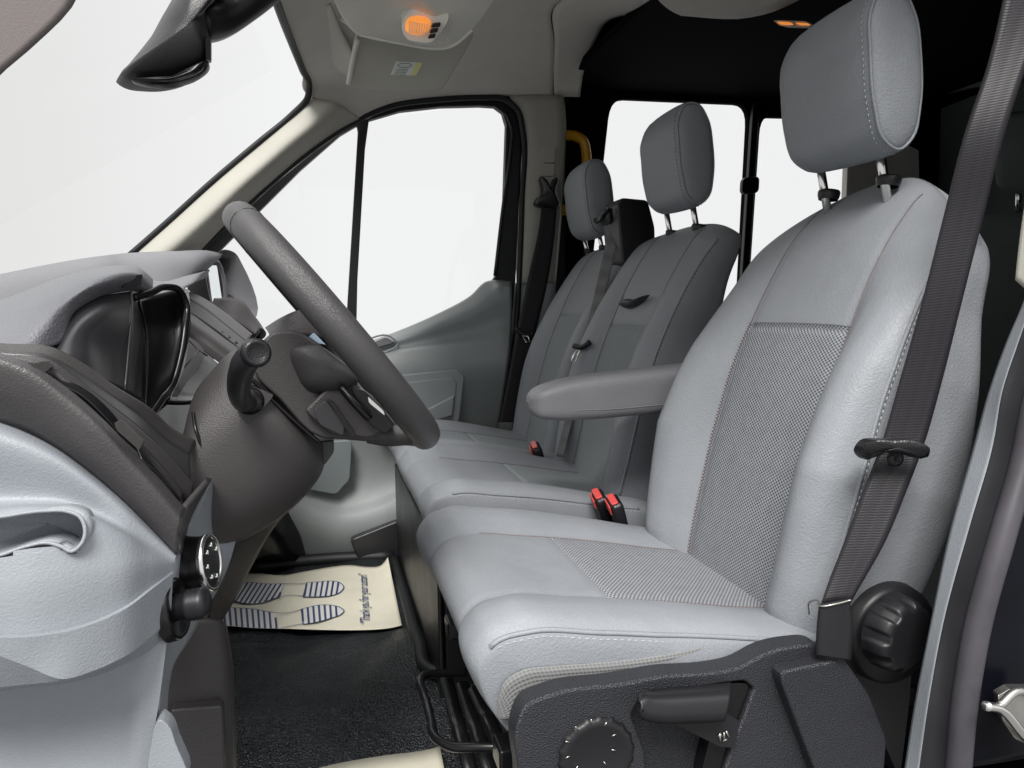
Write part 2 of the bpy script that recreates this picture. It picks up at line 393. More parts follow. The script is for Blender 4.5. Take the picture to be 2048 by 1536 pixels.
# cargo pillar with grooves and bolts above window
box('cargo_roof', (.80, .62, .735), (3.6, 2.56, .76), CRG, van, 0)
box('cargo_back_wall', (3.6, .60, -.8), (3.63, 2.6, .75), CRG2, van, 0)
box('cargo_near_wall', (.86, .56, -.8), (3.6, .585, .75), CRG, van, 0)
plate('cargo_pillar_trim', px([(1697, 290), (1795, 280), (1838, 300), (1842, 460), (1690, 460)], Y=2.47), HDL, van, ext=(0, .03, 0))
for u, v in ((1336, 87), (1538, 90), (1250, 70), (1368, 149)):
    revolve('roof_bolt', P(u, v, Y=2.50), (0, -1, 0), [(0, .012), (.006, .010), (.008, .0)], CRG2, van, 12)
tube('cargo_cable', px([(1225, 68), (1260, 66), (1290, 80), (1300, 100)], Y=2.5), .006, CRG2, van)
tube('cargo_rail', [P(1850, 195, X=2.2), P(1920, 175, X=2.2), P(2060, 150, X=2.2)], .012, CRG2, van)
skin('cargo_lining', [[P(1835, 40, X=2.35), P(1850, 500, X=2.35)], [P(2200, -60, X=2.25), P(2200, 500, X=2.25)]], CRG2, van, lin=True)
cl = thing('cargo_roof_lamp', 'small lit orange lamp under the cab roof edge', 'lamp', P(1590, 47, Y=1.72))
plate('lamp_housing', rounded(px([(1545, 40), (1612, 42), (1632, 54), (1560, 52)], Y=1.72), .2), HDL, cl, ext=(.03, .02, .005), bev=.001)
for a, b in (((1555, 43), (1588, 49)), ((1592, 45), (1622, 50))):
    plate('lens', rounded(px([a, (b[0]-8, a[1]+1), b, (a[0]+10, b[1]-1)], Y=1.712), .15), AMB, cl, ext=(0, .004, 0), bev=0)
# roof skin above so no daylight enters between the linings
box('outer_roof', (.02, .52, .80), (3.66, 2.62, .82), PNT, van, .005)
# windscreen glass and cowl
skin('windscreen', [[A((-1.05, 2.30, .10)), A((-1.15, 1.5, .10)), A((-1.05, .6, .10))], [A((-.11, 2.28, .67)), A((-.16, 1.5, .70)), A((-.11, .7, .67))]], GLA, van, lin=True, thick=0)
# ---------------------------------------------------------------- far door
door = thing('passenger_door', 'far side cab door with large bright window and grey moulded armrest panel', 'door', (0.1, 2.42, -.72))
outer = px([(372, 530), (455, 452), (548, 368), (628, 302), (700, 252), (760, 222), (830, 205), (905, 197), (985, 194), (1018, 203), (1036, 228), (1043, 262), (1036, 420), (1030, 600), (1004, 860), (985, 1120), (560, 1120), (600, 730), (440, 700), (400, 620)], Y=2.43)
h1 = px([(412, 528), (500, 440), (600, 340), (680, 270), (714, 250), (716, 262), (700, 500), (690, 690), (560, 700), (470, 665), (425, 625)], Y=2.43)
h2 = px([(738, 240), (800, 222), (880, 213), (960, 211), (990, 213), (1006, 225), (1013, 250), (1008, 400), (992, 552), (985, 562), (930, 605), (820, 660), (712, 700), (715, 560), (730, 300)], Y=2.43)
plate('window_frame', outer, SEAL, door, holes=[h1, h2], ext=(0, .03, 0), bev=.004)
tube('door_seal', px([(400, 500), (470, 432), (560, 350), (650, 280), (720, 237), (790, 210), (870, 200), (960, 195), (1010, 199), (1036, 222), (1046, 262), (1044, 400), (1038, 560), (1028, 700), (1005, 860)], Y=2.40), .009, SEAL, van)
tube('window_channel', px([(990, 552), (1008, 400), (1022, 300), (1024, 262), (1012, 225)], Y=2.425), .006, BLK, door)
plate('pane', px([(400, 530), (560, 360), (700, 245), (1000, 205), (1020, 250), (1000, 600), (700, 740), (480, 700)], Y=2.455), GLA, door, ext=(0, .003, 0), bev=0)
# door trim panel, moulded: sill line, armrest shelf, lower body
d0 = px([(560, 735), (640, 722), (712, 692), (780, 668), (880, 625), (940, 592), (975, 562), (990, 560), (1022, 562)], Y=2.425)
d1 = px([(560, 740), (640, 728), (712, 704), (790, 683), (890, 645), (950, 618), (982, 590), (996, 575), (1023, 580)], Y=2.385)
d2 = px([(560, 745), (640, 740), (715, 718), (800, 694), (900, 676), (960, 664), (992, 655), (1005, 652), (1022, 655)], Y=2.385)
d3 = px([(560, 750), (640, 745), (730, 722), (800, 704), (900, 694), (960, 688), (992, 684), (1005, 682), (1020, 684)], Y=2.35)
d4 = px([(560, 770), (640, 762), (740, 738), (810, 726), (900, 716), (960, 708), (992, 704), (1005, 702), (1018, 704)], Y=2.33)
d5 = px([(560, 850), (640, 840), (740, 830), (810, 824), (900, 818), (960, 812), (985, 810), (995, 810), (1004, 810)], Y=2.36)
d6 = px([(540, 960), (620, 990), (680, 1010), (740, 1000), (800, 975), (860, 955), (900, 945), (950, 935), (985, 930)], Y=2.37)
d7 = px([(540, 985), (620, 1015), (680, 1035), (740, 1025), (800, 1000), (860, 980), (900, 970), (950, 960), (985, 955)], Y=2.34)
d8 = px([(560, 1100), (620, 1125), (680, 1140), (740, 1140), (800, 1140), (860, 1140), (900, 1140), (950, 1140), (985, 1140)], Y=2.37)
dp = skin('trim_panel', [d0, d1, d2, d3, d4, d5, d6, d7, d8], DOR, door, n=90, k=6)
plate('pull_cup', rounded(px([(735, 690), (772, 674), (790, 684), (738, 700)], Y=2.372), .2), LEAD, door, ext=(0, .01, 0), bev=.003)
tube('pull_cup_rim', px([(728, 694), (776, 671), (795, 686), (735, 703)], Y=2.371), .003, DOR, door, closed=True)
plate('map_pocket', rounded(px([(745, 755), (915, 738), (930, 752), (918, 850), (745, 870)], Y=2.322), .12), DOR, door, ext=(0, .02, 0), bev=.006)
plate('pocket_insert', rounded(px([(765, 770), (905, 755), (914, 766), (905, 840), (765, 850)], Y=2.318), .12), DOR, door, ext=(0, .01, 0), bev=.003)
plate('crease_panel', px([(812, 840), (910, 790), (905, 832), (850, 848)], Y=2.310), DOR, door, ext=(0, .012, 0), bev=.005)
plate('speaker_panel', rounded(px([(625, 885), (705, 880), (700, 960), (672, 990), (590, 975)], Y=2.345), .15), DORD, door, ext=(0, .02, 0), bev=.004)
plate('door_bin', rounded(px([(700, 1080), (800, 1040), (800, 1120), (720, 1130)], Y=2.30), .12), SHR, door, ext=(0, .04, 0), bev=.006)
plate('reflector', rounded(px([(1008, 574), (1020, 574), (1018, 602), (1006, 598)], Y=2.376), .25), DOR, door, ext=(0, .006, 0), bev=.001)

mirr = thing('wing_mirror', 'grey door mirror outside the far cab window', 'mirror', P(450, 620, Y=2.62))
pillow('housing', smooth(px([(420, 520), (436, 501), (458, 506), (474, 530), (492, 640), (470, 640), (440, 630), (428, 600)], Y=2.74), 6, True), DTP, mirr, depth=(-.04, .05, 0), back=(.02, -.03, 0))
plate('mirror_glass', rounded(px([(410, 532, 2.50), (434, 530, 2.563), (446, 612, 2.563), (424, 618, 2.50)]), .1), MIR, mirr, ext=(-.004, .004, 0), bev=.001)
tube('glass_bezel', px([(408, 528, 2.49), (436, 525, 2.57), (449, 616, 2.57), (423, 622, 2.49)]), .006, DTP, mirr, closed=True)
tube('mirror_arm', px([(455, 600, 2.62), (500, 640, 2.5), (520, 670, 2.44)]), .02, BLK, mirr)

# ---------------------------------------------------------------- floor
prof = [(2.45, -.76), (2.25, -.765), (1.9, -.765), (1.78, -.765), (1.74, -.752), (1.66, -.745), (1.5, -.742), (1.42, -.748), (1.36, -.775), (1.28, -.792), (1.15, -.797), (.95, -.80), (.62, -.80)]
def fz(y):
    q = sorted(prof); return float(np.interp(y, [a for a, _ in q], [b for _, b in q]))
rows = []
ys = [2.45-(2.45-.60)*i/120 for i in range(121)]
for y in ys:
    rows.append([A((x, y, fz(y)+.006*math.sin(x*14+y*3)+.004*math.sin(x*27-y*17) + (.12*((-.42-x)/.2)**1.5 if x < -.42 else 0))) for x in [-.75+1.55*i/90 for i in range(91)]])
fl = grid('floor', rows, RUB, thick=.01); fl['kind'] = 'structure'
cf = box('cargo_floor', (.80, .6, -.80), (3.6, 2.5, -.78), CRG, None, 0); cf['kind'] = 'structure'
# wheel-arch hump in the far footwell
pillow('wheel_arch_cover', smooth([A((-.62, 2.36, -.76)), A((-.58, 2.33, -.50)), A((-.40, 2.32, -.43)), A((-.20, 2.32, -.50)), A((-.10, 2.34, -.66)), A((-.08, 2.36, -.76))], 6), GLS, van, depth=(-.05, -.18, .03), back=(0, .05, 0))
box('bulkhead', (-.80, .7, -.8), (-.76, 2.45, .0), BLK, van, .01)
# floor edging by the bench base
tube('floor_edging', [P(788, 1118, Z=-.745), P(812, 1200, Z=-.745), P(840, 1290, Z=-.735), P(868, 1345, Z=-.73), P(905, 1352, Z=-.73)], .014, SEAL, van)
tube('floor_edging', [P(500, 1135, Z=-.755), P(640, 1120, Z=-.755), P(788, 1112, Z=-.755)], .02, SEAL, van)

# ---------------------------------------------------------------- paper mats
ZM = -.752
def mp_(x, y, dz=0): return P(440+x/5.12, 1100+y/5.12, Z=ZM+dz)
pm = thing('paper_floor_mat', 'cream paper mat with blue shoe soles and thank-you line in far footwell', 'floor mat', P(640, 1200, Z=ZM), 'paper mats on the floor')
top = [(-150, 250), (120, 240), (240, 238), (420, 240), (620, 258), (900, 212), (1120, 175), (1330, 152), (1520, 172), (1640, 160), (1718, 75)]
bot = [(-150, 760), (40, 775), (130, 780), (300, 795), (500, 803), (700, 806), (1000, 815), (1300, 820), (1600, 812), (1760, 795), (1862, 770)]
rT = resample(smooth([A((*p, 0)) for p in top], 6), 60); rB = resample(smooth([A((*p, 0)) for p in bot], 6), 60); rows = []
for i in range(31):
    t = i/30; row = []
    for j in range(60):
        q = rT[j]*(1-t)+rB[j]*t; s = j/59
        dz = .0015*math.sin(j*.5)*t + (.03*max(0, (s-.9)/.1)**2*(1-t)**3) + .0
        row.append(mp_(q[0], q[1], dz))
    rows.append(row)
grid('paper_sheet', rows, PAP, pm, thick=.0008)
def inside(pt, poly):
    x, y = pt; c = False
    for (x0, y0), (x1, y1) in zip(poly, poly[1:]+poly[:1]):
        if (y0 > y) != (y1 > y) and x < (x1-x0)*(y-y0)/(y1-y0)+x0: c = not c
    return c
def s2(pts, k=6, closed=False): return [(p[0], p[1]) for p in smooth([A((*q, 0)) for q in pts], k, closed)]
def clipline(a, b, poly, n=80):
    ins = [t/n for t in range(n+1) if inside((a[0]+(b[0]-a[0])*t/n, a[1]+(b[1]-a[1])*t/n), poly)]
    if len(ins) < 2: return None
    return [(a[0]+(b[0]-a[0])*t, a[1]+(b[1]-a[1])*t) for t in (ins[0], ins[-1])]
ink_lines = []
soleA = s2([(0, 560), (40, 400), (200, 340), (330, 331), (470, 345), (660, 345)])+s2([(600, 480), (400, 545), (250, 545), (120, 525), (0, 560)])
heelA = [(890, 332)]+s2([(890, 332), (1000, 325), (1150, 317), (1230, 335), (1268, 375), (1235, 425), (1150, 463), (1000, 476), (850, 478)])
soleB = s2([(-60, 590), (115, 590), (350, 605), (560, 640)])+s2([(590, 803), (400, 800), (200, 785), (100, 775), (-60, 760)])
heelB = s2([(830, 605), (920, 582), (1000, 565), (1150, 566), (1235, 590), (1270, 622), (1235, 660), (1150, 692), (1000, 735), (855, 760)])
for pl in (heelA, heelB): ink_lines.append(pl+[pl[0]])
ink_lines += [s2([(40, 400), (200, 340), (330, 331), (470, 345), (660, 343), (890, 341)]), s2([(850, 467), (730, 460), (600, 482), (500, 515), (400, 545), (250, 545), (120, 522), (60, 530)]),
              s2([(-60, 590), (115, 590), (350, 605), (560, 640), (700, 642), (780, 625), (830, 608)]), s2([(620, 800), (740, 775), (850, 752)])]
bars = []
for k in range(12):
    x = 130+k*50
    if 130 <= x <= 700:
        c = clipline((x-140+50, 560), (x+22+40, 320), soleA)
        if c: bars.append(c)
for k in range(7):
    x = 860+k*54; c = clipline((x, 500), (x+34, 300), heelA)
    if c: bars.append(c)
for k in range(10):
    x = 40+k*58; c = clipline((x+18, 820), (x-4, 560), soleB)
    if c: bars.append(c)
for k in range(7):
    x = 850+k*58; c = clipline((x+4, 780), (x-14, 540), heelB)
    if c: bars.append(c)
def flat_lines(name, lines, wd, m, parent, conv, dz):
    V = []; Fc = []
    for ln in lines:
        ps = [conv(*q, dz) for q in ln]
        for a, b in zip(ps, ps[1:]):
            d = b-a; l = np.linalg.norm(d)
            if l < 1e-6: continue
            n = np.cross(d/l, A((0, 0, 1)))*wd/2; i = len(V); V += [a-n, a+n, b+n, b-n]; Fc.append((i, i+1, i+2, i+3))
    return raw(name, V, Fc, m, parent, False)
for nm, pl in (('sole_print', soleA), ('sole_print', soleB), ('heel_print', heelA), ('heel_print', heelB)):
    raw(nm, [mp_(x, y, .0032) for x, y in pl], [tuple(range(len(pl)))], INKF, pm, False)
for ln in ink_lines: flat_lines('outline_print', [ln], .0028, INK, pm, mp_, .0040)
for ln in bars: flat_lines('tread_print', [ln], .0052, INK, pm, mp_, .0044)
def text_obj(name, s, p0, p1, upv, height, m, parent, shear=.25, bold=0.0):
    cu = bpy.data.curves.new(name, 'FONT'); cu.body = s; cu.size = 1; cu.shear = shear; cu.offset = bold
    to = bpy.data.objects.new(name, cu); COL.objects.link(to); bpy.context.view_layer.update()
    dg = bpy.context.evaluated_depsgraph_get(); me = bpy.data.meshes.new_from_object(to.evaluated_get(dg)); bpy.data.objects.remove(to)
    xs = [v.co.x for v in me.vertices]; x0, x1 = min(xs), max(xs)
    d = A(p1)-A(p0); upv = A(upv); upv = upv-d*np.dot(upv, d)/np.dot(d, d); upv /= np.linalg.norm(upv)
    for v in me.vertices:
        q = A(p0)+d*(v.co.x-x0)/(x1-x0)+upv*height*v.co.y; v.co = tuple(q)
    me.materials.clear(); me.materials.append(m); o = bpy.data.objects.new(name, me); COL.objects.link(o)
    if parent is not None: attach(o, parent)
    return o
text_obj('printed_words', '\u201cThank you for your custom\u201d', mp_(1535, 738, .004), mp_(1500, 232, .004), mp_(1400, 500)-mp_(1520, 500), .034, INK, pm, .25, .010)
pm2 = P(640, 1545, Z=-.79)
r1 = resample(smooth([P(560, 1560, Z=-.785), P(640, 1535, Z=-.785), P(760, 1512, Z=-.782), P(850, 1500, Z=-.778), P(880, 1493, Z=-.776)], 6), 30)
r2 = resample([P(560, 1760, Z=-.79), P(930, 1760, Z=-.79)], 30)
pmn = tag(grid('paper_floor_mat', [[r1[j]*(1-i/8)+r2[j]*i/8 for j in range(30)] for i in range(9)], PAP, None, thick=.0008), 'cream paper mat corner beneath the seat slide bar in near footwell', 'floor mat', 'paper mats on the floor')

# ================================================================= seats
def interp(tab, h):
    xs = [t[0] for t in tab]
    if isinstance(tab[0][1], (int, float)): return float(np.interp(h, xs, [t[1] for t in tab]))
    return A([np.interp(h, xs, [t[1][k] for t in tab]) for k in range(len(tab[0][1]))])
PROF = [(0, 0), (.25, 0), (.45, .0), (.52, .012), (.60, -.14), (.72, -.33), (.83, -.385), (.92, -.31), (.975, -.13), (1.0, .03), (1.01, .25), (1.0, .6), (.96, .88), (.8, .98), (.4, 1.0), (0, 1.0)]
_ps = resample(smooth([A((a, b*.5, 0)) for a, b in PROF], 10), 140)
HALF = [(float(p[0]), float(p[1])*2) for p in _ps]
class Shell:
    """a stuffed seat surface: front path Fp, rear path Rp, half width W, bolster height B over h in 0..1"""
    def __init__(s, Fp, Rp, W, B, yc, nh=110, endcap=.10, cw=.8, drop=0, fd=1):
        s.cw = cw; s.drop = drop; s.fd = fd
        n = len(Fp)
        s.Fp = resample(smooth([A((p[0], 0, p[1])) for p in Fp], 10), nh); s.Rp = resample(smooth([A((p[0], 0, p[1])) for p in Rp], 10), nh)
        s.W, s.B, s.yc, s.nh, s.ec = W, B, yc, nh, endcap
        s.prof = [(-a, b) for a, b in HALF[::-1]]+HALF[1:]
        # one ring: far rear centre -> far side -> front -> near side -> rear centre
    def pt(s, h, yn, t, lift=0):
        i = min(max(h, 0), 1)*(s.nh-1); a = int(i); b = min(a+1, s.nh-1); f = i-a
        Fv = s.Fp[a]*(1-f)+s.Fp[b]*f; Rv = s.Rp[a]*(1-f)+s.Rp[b]*f
        W = interp(s.W, h); B = interp(s.B, h)
        tt = t*B if t < 0 else t
        Bn = s.B2(h, yn) if hasattr(s, 'B2') else 1
        if t < 0: tt *= Bn
        v = Fv+(Rv-Fv)*tt
        if h > 1-s.ec:
            q = (h-(1-s.ec))/s.ec; c = math.sqrt(max(0, 1-q*q)); mid = (Fv+Rv)/2
            v = mid+(v-mid)*(c*.97+.03); W *= s.cw+(1-s.cw)*c
        dz = s.drop*(1 if yn < 0 else s.fd)*abs(yn)**2.2*max(0, (h-.45)/.55)**2
        return A((v[0]-.25*dz, s.yc+yn*W, v[2]-dz))
    def edge(s, yn, sign, h0, h1, n=80, t=None):
        """path along the shell at profile half-position yn"""
        hp = HALF; k = min(range(len(hp)//2+20), key=lambda i: abs(hp[i][0]-yn)+ (0 if hp[i][1] < .2 else 9))
        return [s.pt(h0+(h1-h0)*i/(n-1), sign*hp[k][0], hp[k][1] if t is None else t) for i in range(n)]
    def build(s, name, m, parent, inserts=(), groove=()):
        nh = s.nh*1; prof = s.prof
        rows = []
        for i in range(nh):
            h = i/(nh-1); row = []
            for yn, t in prof:
                tg = t
                if t < .2:
                    for (gy0, gy1, gh) in groove:
                        if gy0 <= abs(yn) <= gy1: tg += .035*math.exp(-((h-gh)/.006)**2)
                row.append(s.pt(h, yn, tg))
            rows.append(row)
        # close the end
        c = sum(rows[-1])/len(rows[-1]); rows.append([c]*len(prof))
        c0 = sum(rows[0])/len(rows[0]); rows.insert(0, [c0]*len(prof))
        def region(i, j):
            h = (i-1)/(nh-1); yn, t = prof[j]; yn2 = (yn+prof[(j+1) % len(prof)][0])/2
            for k, (nm, mm, f) in enumerate(inserts):
                if t < .2 and f(h, yn2): return k+1
            return 0
        o = grid(name, rows, m, parent, closed_u=True, keep=lambda i, j: region(i, j) == 0)
        for k, (nm, mm, f) in enumerate(inserts):
            grid(nm, rows, mm, o, closed_u=True, keep=lambda i, j: region(i, j) == k+1)
        return o
BF = [(.555, -.455), (.572, -.38), (.592, -.30), (.618, -.20), (.645, -.11), (.678, -.03), (.722, .06), (.765, .13), (.800, .175), (.825, .192)]
BR = [(.68, -.47), (.715, -.40), (.75, -.32), (.785, -.20), (.80, -.10), (.812, -.0), (.828, .07), (.848, .12), (.868, .155), (.878, .175)]
CF = [(.66, -.44), (.60, -.415), (.50, -.395), (.40, -.375), (.28, -.356), (.20, -.346), (.165, -.352), (.145, -.375), (.150, -.41), (.168, -.445), (.185, -.47)]
CR = [(.66, -.49), (.60, -.485), (.50, -.48), (.42, -.475), (.34, -.47), (.29, -.465), (.26, -.46), (.25, -.46), (.25, -.46), (.25, -.465), (.25, -.475)]
def headrest(parent, yc, dx=0, dz=0, stitch=THR, lea=LEA, wd=.118):
    prf = [(.730, .417), (.758, .418), (.782, .388), (.795, .33), (.797, .26), (.786, .215), (.764, .198), (.738, .212), (.722, .255), (.712, .33), (.711, .385)]
    pr = [A((x+dx, 0, z+dz)) for x, z in prf]; pr = resample(smooth(pr, 8, True), 64, True); c = A((.765+dx, 0, .31+dz))
    rows = []; 
    offs = [(-1.0, 0), (-1.0, .55), (-.995, .80), (-.975, .93), (-.93, 1.0), (-.80, 1.02)]
    tab = [(-1.005, .0005), (-1.0, .3), (-.992, .55), (-.975, .76), (-.95, .88), (-.92, .935), (-.88, .965), (-.80, .985), (-.6, .998), (-.3, 1.0), (0, .995), (.3, .98), (.55, .955), (.72, .91), (.85, .84), (.93, .74), (.98, .55), (1.0, .3), (1.003, .0005)]
    for y, s in tab:
        rows.append([A((c[0]+(p[0]-c[0])*s, yc+y*wd-(.0 if y > 0 else 0), c[2]+(p[2]-c[2])*s)) for p in pr])
    hd = grid('headrest', rows, lea, parent, closed_u=True)
    near = [A((c[0]+(p[0]-c[0])*.945, yc-.93*wd, c[2]+(p[2]-c[2])*.945)) for p in pr]
    tube('piping', near, .0022, lea, hd, closed=True, k=1, seg=6, sm=False)
    st = [A((c[0]+(p[0]-c[0])*1.0, yc-.84*wd, c[2]+(p[2]-c[2])*.985)) for p in pr]
    stitches('stitching', st+[st[0]], stitch, hd)
    for s in (-1, 1):
        po = tube('post', [A((.768+dx, yc+s*.066, .22+dz)), A((.786+dx, yc+s*.066, .14))], .0065, CHR, hd, sm=False)
        revolve('post_collar', A((.786+dx, yc+s*.066, .170)), (0.15, 0, 1), [(-.008, .0145), (-.002, .0165), (.004, .017), (.007, .0155), (.008, .006)], BLK, hd, 20)
    return hd
# ---- driver seat
drv = thing('driver_seat', 'grey leather driver seat with mesh centre, armrest and black plastic base, nearest seat', 'car seat', (.4, 1.0, -.78), 'front cab seats')
bk = Shell(BF, BR, [(0, .215), (.15, .235), (.35, .246), (.55, .240), (.72, .226), (.86, .220), (1, .212)], [(0, .5), (.1, .85), (.35, 1.0), (.55, .72), (.75, .25), (.9, .05), (1, 0)], .995, endcap=.20, cw=.74, drop=.11, fd=.45)
insf = lambda h, y: abs(y) < .535 and h < .615
back = bk.build('backrest', LEA, drv, [('mesh_insert', INS, insf)], groove=[(0, .52, .615)])
tube('piping', bk.edge(.985, -1, .12, .93), .0028, LEA, back, k=1, sm=False, seg=6)
tube('seam', bk.edge(.525, -1, .0, .95), .0012, THRD, back, k=1, sm=False, seg=5)
tube('seam', bk.edge(.525, 1, .0, .95), .0012, THRD, back, k=1, sm=False, seg=5)
stitches('stitching', [p+A((.0015, -.0045, 0)) for p in bk.edge(.985, -1, .12, .93)], THR, back)
cu = Shell(CF, CR, [(0, .215), (.2, .245), (.5, .258), (.8, .252), (1, .238)], [(0, .25), (.12, .42), (.3, .52), (.55, .55), (.70, .48), (.80, .25), (1, .0)], 1.0, endcap=.03)
cush = cu.build('seat_cushion', LEA, drv, [('mesh_insert', INS, lambda h, y: abs(y) < .515 and h < .52)], groove=[(0, .52, .52)])
pe = cu.edge(.985, -1, .06, .80); tube('piping', pe, .003, LEA, cush, k=1, sm=False, seg=6)
stitches('stitching', [p+A((0, -.003, -.006)) for p in pe], THR, cush)
tube('seam', cu.edge(.525, -1, 0, .7), .0012, THRD, cush, k=1, sm=False, seg=5)
tube('seam', cu.edge(.525, 1, 0, .7), .0012, THRD, cush, k=1, sm=False, seg=5)
tube('seam', [cu.pt(h, -.80-.10*i/11, -.30+.25*i/11) for i, h in enumerate([.66+.02*k for k in range(12)])], .0012, LEA, cush, k=1, sm=False, seg=5)
# cloth skirt on the cushion's near flank
skin('cushion_skirt', [px([(994, 1412, .744), (1012, 1362, .742), (1050, 1340, .741), (1100, 1334, .741), (1250, 1322, .741), (1380, 1302, .74), (1440, 1286, .75), (1495, 1274, .765)]),
     px([(1000, 1440, .745), (1030, 1440, .745), (1060, 1430, .745), (1100, 1420, .745), (1250, 1400, .745), (1380, 1375, .75), (1440, 1350, .757), (1495, 1330, .77)])], SKT, cush, n=60, k=6, lin=True, thick=.002)
headrest(drv, 1.005)
# armrest on the far side of the driver's backrest
ar = []
for x, zt, zb, hw in [(.345, -.168, -.170, .004), (.348, -.155, -.182, .020), (.358, -.145, -.192, .032), (.385, -.134, -.198, .038), (.44, -.124, -.200, .040), (.52, -.117, -.198, .041), (.62, -.110, -.194, .041), (.70, -.105, -.19, .040)]:
    ring = rounded([A((x, 1.29+sy*hw, z)) for sy, z in ((-1, zt), (1, zt), (1, zb), (-1, zb))], .28, 5); ar.append(resample(ring, 40, True))
ar = [[A(p) for p in r] for r in ar]; cols = [smooth([r[j] for r in ar], 5) for j in range(40)]
arm = grid('armrest', [[cols[j][i] for j in range(40)] for i in range(len(cols[0]))], LEAD, drv, closed_u=True)
tube('piping', [A((.62, 1.2495, -.176)), A((.45, 1.2505, -.180)), A((.40, 1.2525, -.177)), A((.376, 1.256, -.168)), A((.374, 1.258, -.158)), A((.39, 1.256, -.148))], .0013, LEAD, arm, seg=6)
# base trim and controls
bt_out = smooth(px([(1038, 1560), (1032, 1455), (1050, 1414), (1100, 1390), (1240, 1368), (1330, 1352), (1420, 1346), (1480, 1334), (1535, 1306), (1595, 1292), (1640, 1292), (1668, 1316), (1690, 1335), (1680, 1400), (1690, 1500), (1690, 1700), (1030, 1700)], Y=.706), 5, True)
plate('base_back', px([(1240, 1372), (1560, 1330), (1640, 1700), (1240, 1700)], Y=.732), TRM, drv, ext=(0, .03, 0), bev=.004)
bt = plate('base_trim', bt_out, TRM, drv, holes=[rounded(px([(1262, 1430), (1280, 1400), (1440, 1368), (1490, 1362), (1508, 1378), (1500, 1400), (1462, 1500), (1420, 1640), (1300, 1640), (1290, 1500)], Y=.706), .2)], ext=(0, .030, 0), bev=.015, seg=6)
plate('side_cover', rounded(px([(1555, 1345), (1690, 1318), (1740, 1390), (1775, 1480), (1765, 1600), (1660, 1620)], Y=.688), .12), TRM, drv, ext=(0, .05, 0), bev=.012, seg=5)
#skin('side_shoulder', [px([(1500, 1300), (1560, 1348), (1600, 1440), (1660, 1600)], Y=.69), px([(1440, 1330), (1500, 1380), (1530, 1440), (1540, 1600)], Y=.718)], TRM, drv, lin=True, thick=.01)
lv = [px([(1282, 1402), (1292, 1392), (1312, 1386), (1400, 1376), (1462, 1370)], Y=.700), px([(1279, 1406), (1284, 1402), (1306, 1404), (1390, 1402), (1458, 1398)], Y=.672), px([(1280, 1412), (1286, 1422), (1310, 1429), (1390, 1430), (1450, 1428)], Y=.668), px([(1284, 1412), (1292, 1424), (1314, 1432), (1390, 1434), (1448, 1432)], Y=.700)]
lever = skin('height_lever', lv, KNB, drv, n=40, k=6, thick=.003)
plate('lever_arm', rounded(px([(1300, 1424), (1445, 1420), (1480, 1444), (1470, 1496), (1440, 1494)], Y=.694), .1), KNB, lever, ext=(0, .03, 0), bev=.003)
plate('lever_recess', rounded(px([(1448, 1366), (1500, 1366), (1490, 1450), (1440, 1560), (1400, 1560)], Y=.712), .15), GLS, drv, ext=(0, .02, 0), bev=.003)
def emboss(name, lines, Y, m, parent, r=.0011): return merge_tubes(name, [px(l, Y=Y) for l in lines], r, m, parent, 5)
emboss('embossed_arrows', [[(1440, 1468), (1440, 1484)], [(1436, 1473), (1440, 1467), (1444, 1473)], [(1448, 1465), (1448, 1480)], [(1446, 1482), (1454, 1478)], [(1452, 1462), (1458, 1474)]], .693, STL, lever)
emboss('embossed_arrows', [[(1090, 1495), (1090, 1512)], [(1098, 1493), (1098, 1510)], [(1103, 1497), (1103, 1506)], [(1086, 1514), (1106, 1510)]], .7235, STL, drv)
kn = revolve('tilt_knob', P(1182, 1492, Y=.722), (0, -1, 0), [(0, .0400), (.004, .0415), (.018, .0405), (.021, .038), (.022, .033), (.021, .031), (.021, .0)], KNB, drv, 144, lobes=lambda a, h: 1+(.035 if (math.sin(a*18) > .55) and .001 < h < .019 else 0))
kc = P(1182, 1492, Y=.6995)
merge_tubes('knob_marks', [[kc+A((.024*math.cos(a), 0, .024*math.sin(a))), kc+A((.029*math.cos(a), 0, .029*math.sin(a)))] for a in [i*math.pi/5+.3 for i in range(10)]], .0007, STL, kn, 5)
# recliner
revolve('recliner_housing', P(1772, 1262, Y=.75), (0, -1, 0), [(0, .062), (.012, .060), (.017, .055), (.019, .0)], KNB, drv, 48)
revolve('recliner_knob', P(1766, 1254, Y=.722), (.22, -1, -.04), [(0, .036), (.006, .044), (.018, .0435), (.030, .042), (.034, .039), (.036, .035), (.037, .031), (.0372, .0)], KNB, drv, 160, lobes=lambda a, h: 1-(.055*(1+math.tanh(5*(math.sin(a*9)-.2))) if .012 < h < .035 else 0))
plate('side_bracket', rounded(px([(1690, 1290), (1830, 1270), (1820, 1400), (1800, 1560), (1740, 1420)], Y=.755), .1), BLK, drv, ext=(0, .06, 0), bev=.01)
box('seat_pedestal', (.25, .82, -.79), (.70, 1.20, -.50), BLK, drv, .02)
for y in (.80, 1.16):
    box('slide_rail', (.17, y-.02, -.52), (.72, y+.02, -.49), GLS, drv, .004)
for a in ([P(893, 1360, Z=-.66), P(945, 1560, Z=-.66)], [P(925, 1370, Z=-.64), P(985, 1560, Z=-.64)], [P(950, 1380, Z=-.60), P(1005, 1500, Z=-.60)]):
    tube('runner', a, .012, GLS, drv, sm=False, flat=.6)
br = tube('slide_bar', [P(1060, 1492, Y=.86), P(960, 1494, Y=.88), P(900, 1492, Y=.90), P(872, 1476, Y=.92), P(862, 1440, Y=.96), P(850, 1395, Y=1.02), P(840, 1365, Y=1.05), P(852, 1350, Y=1.08), P(880, 1347, Y=1.10), P(930, 1345, Y=1.12)], .0062, GLS, drv, k=8)

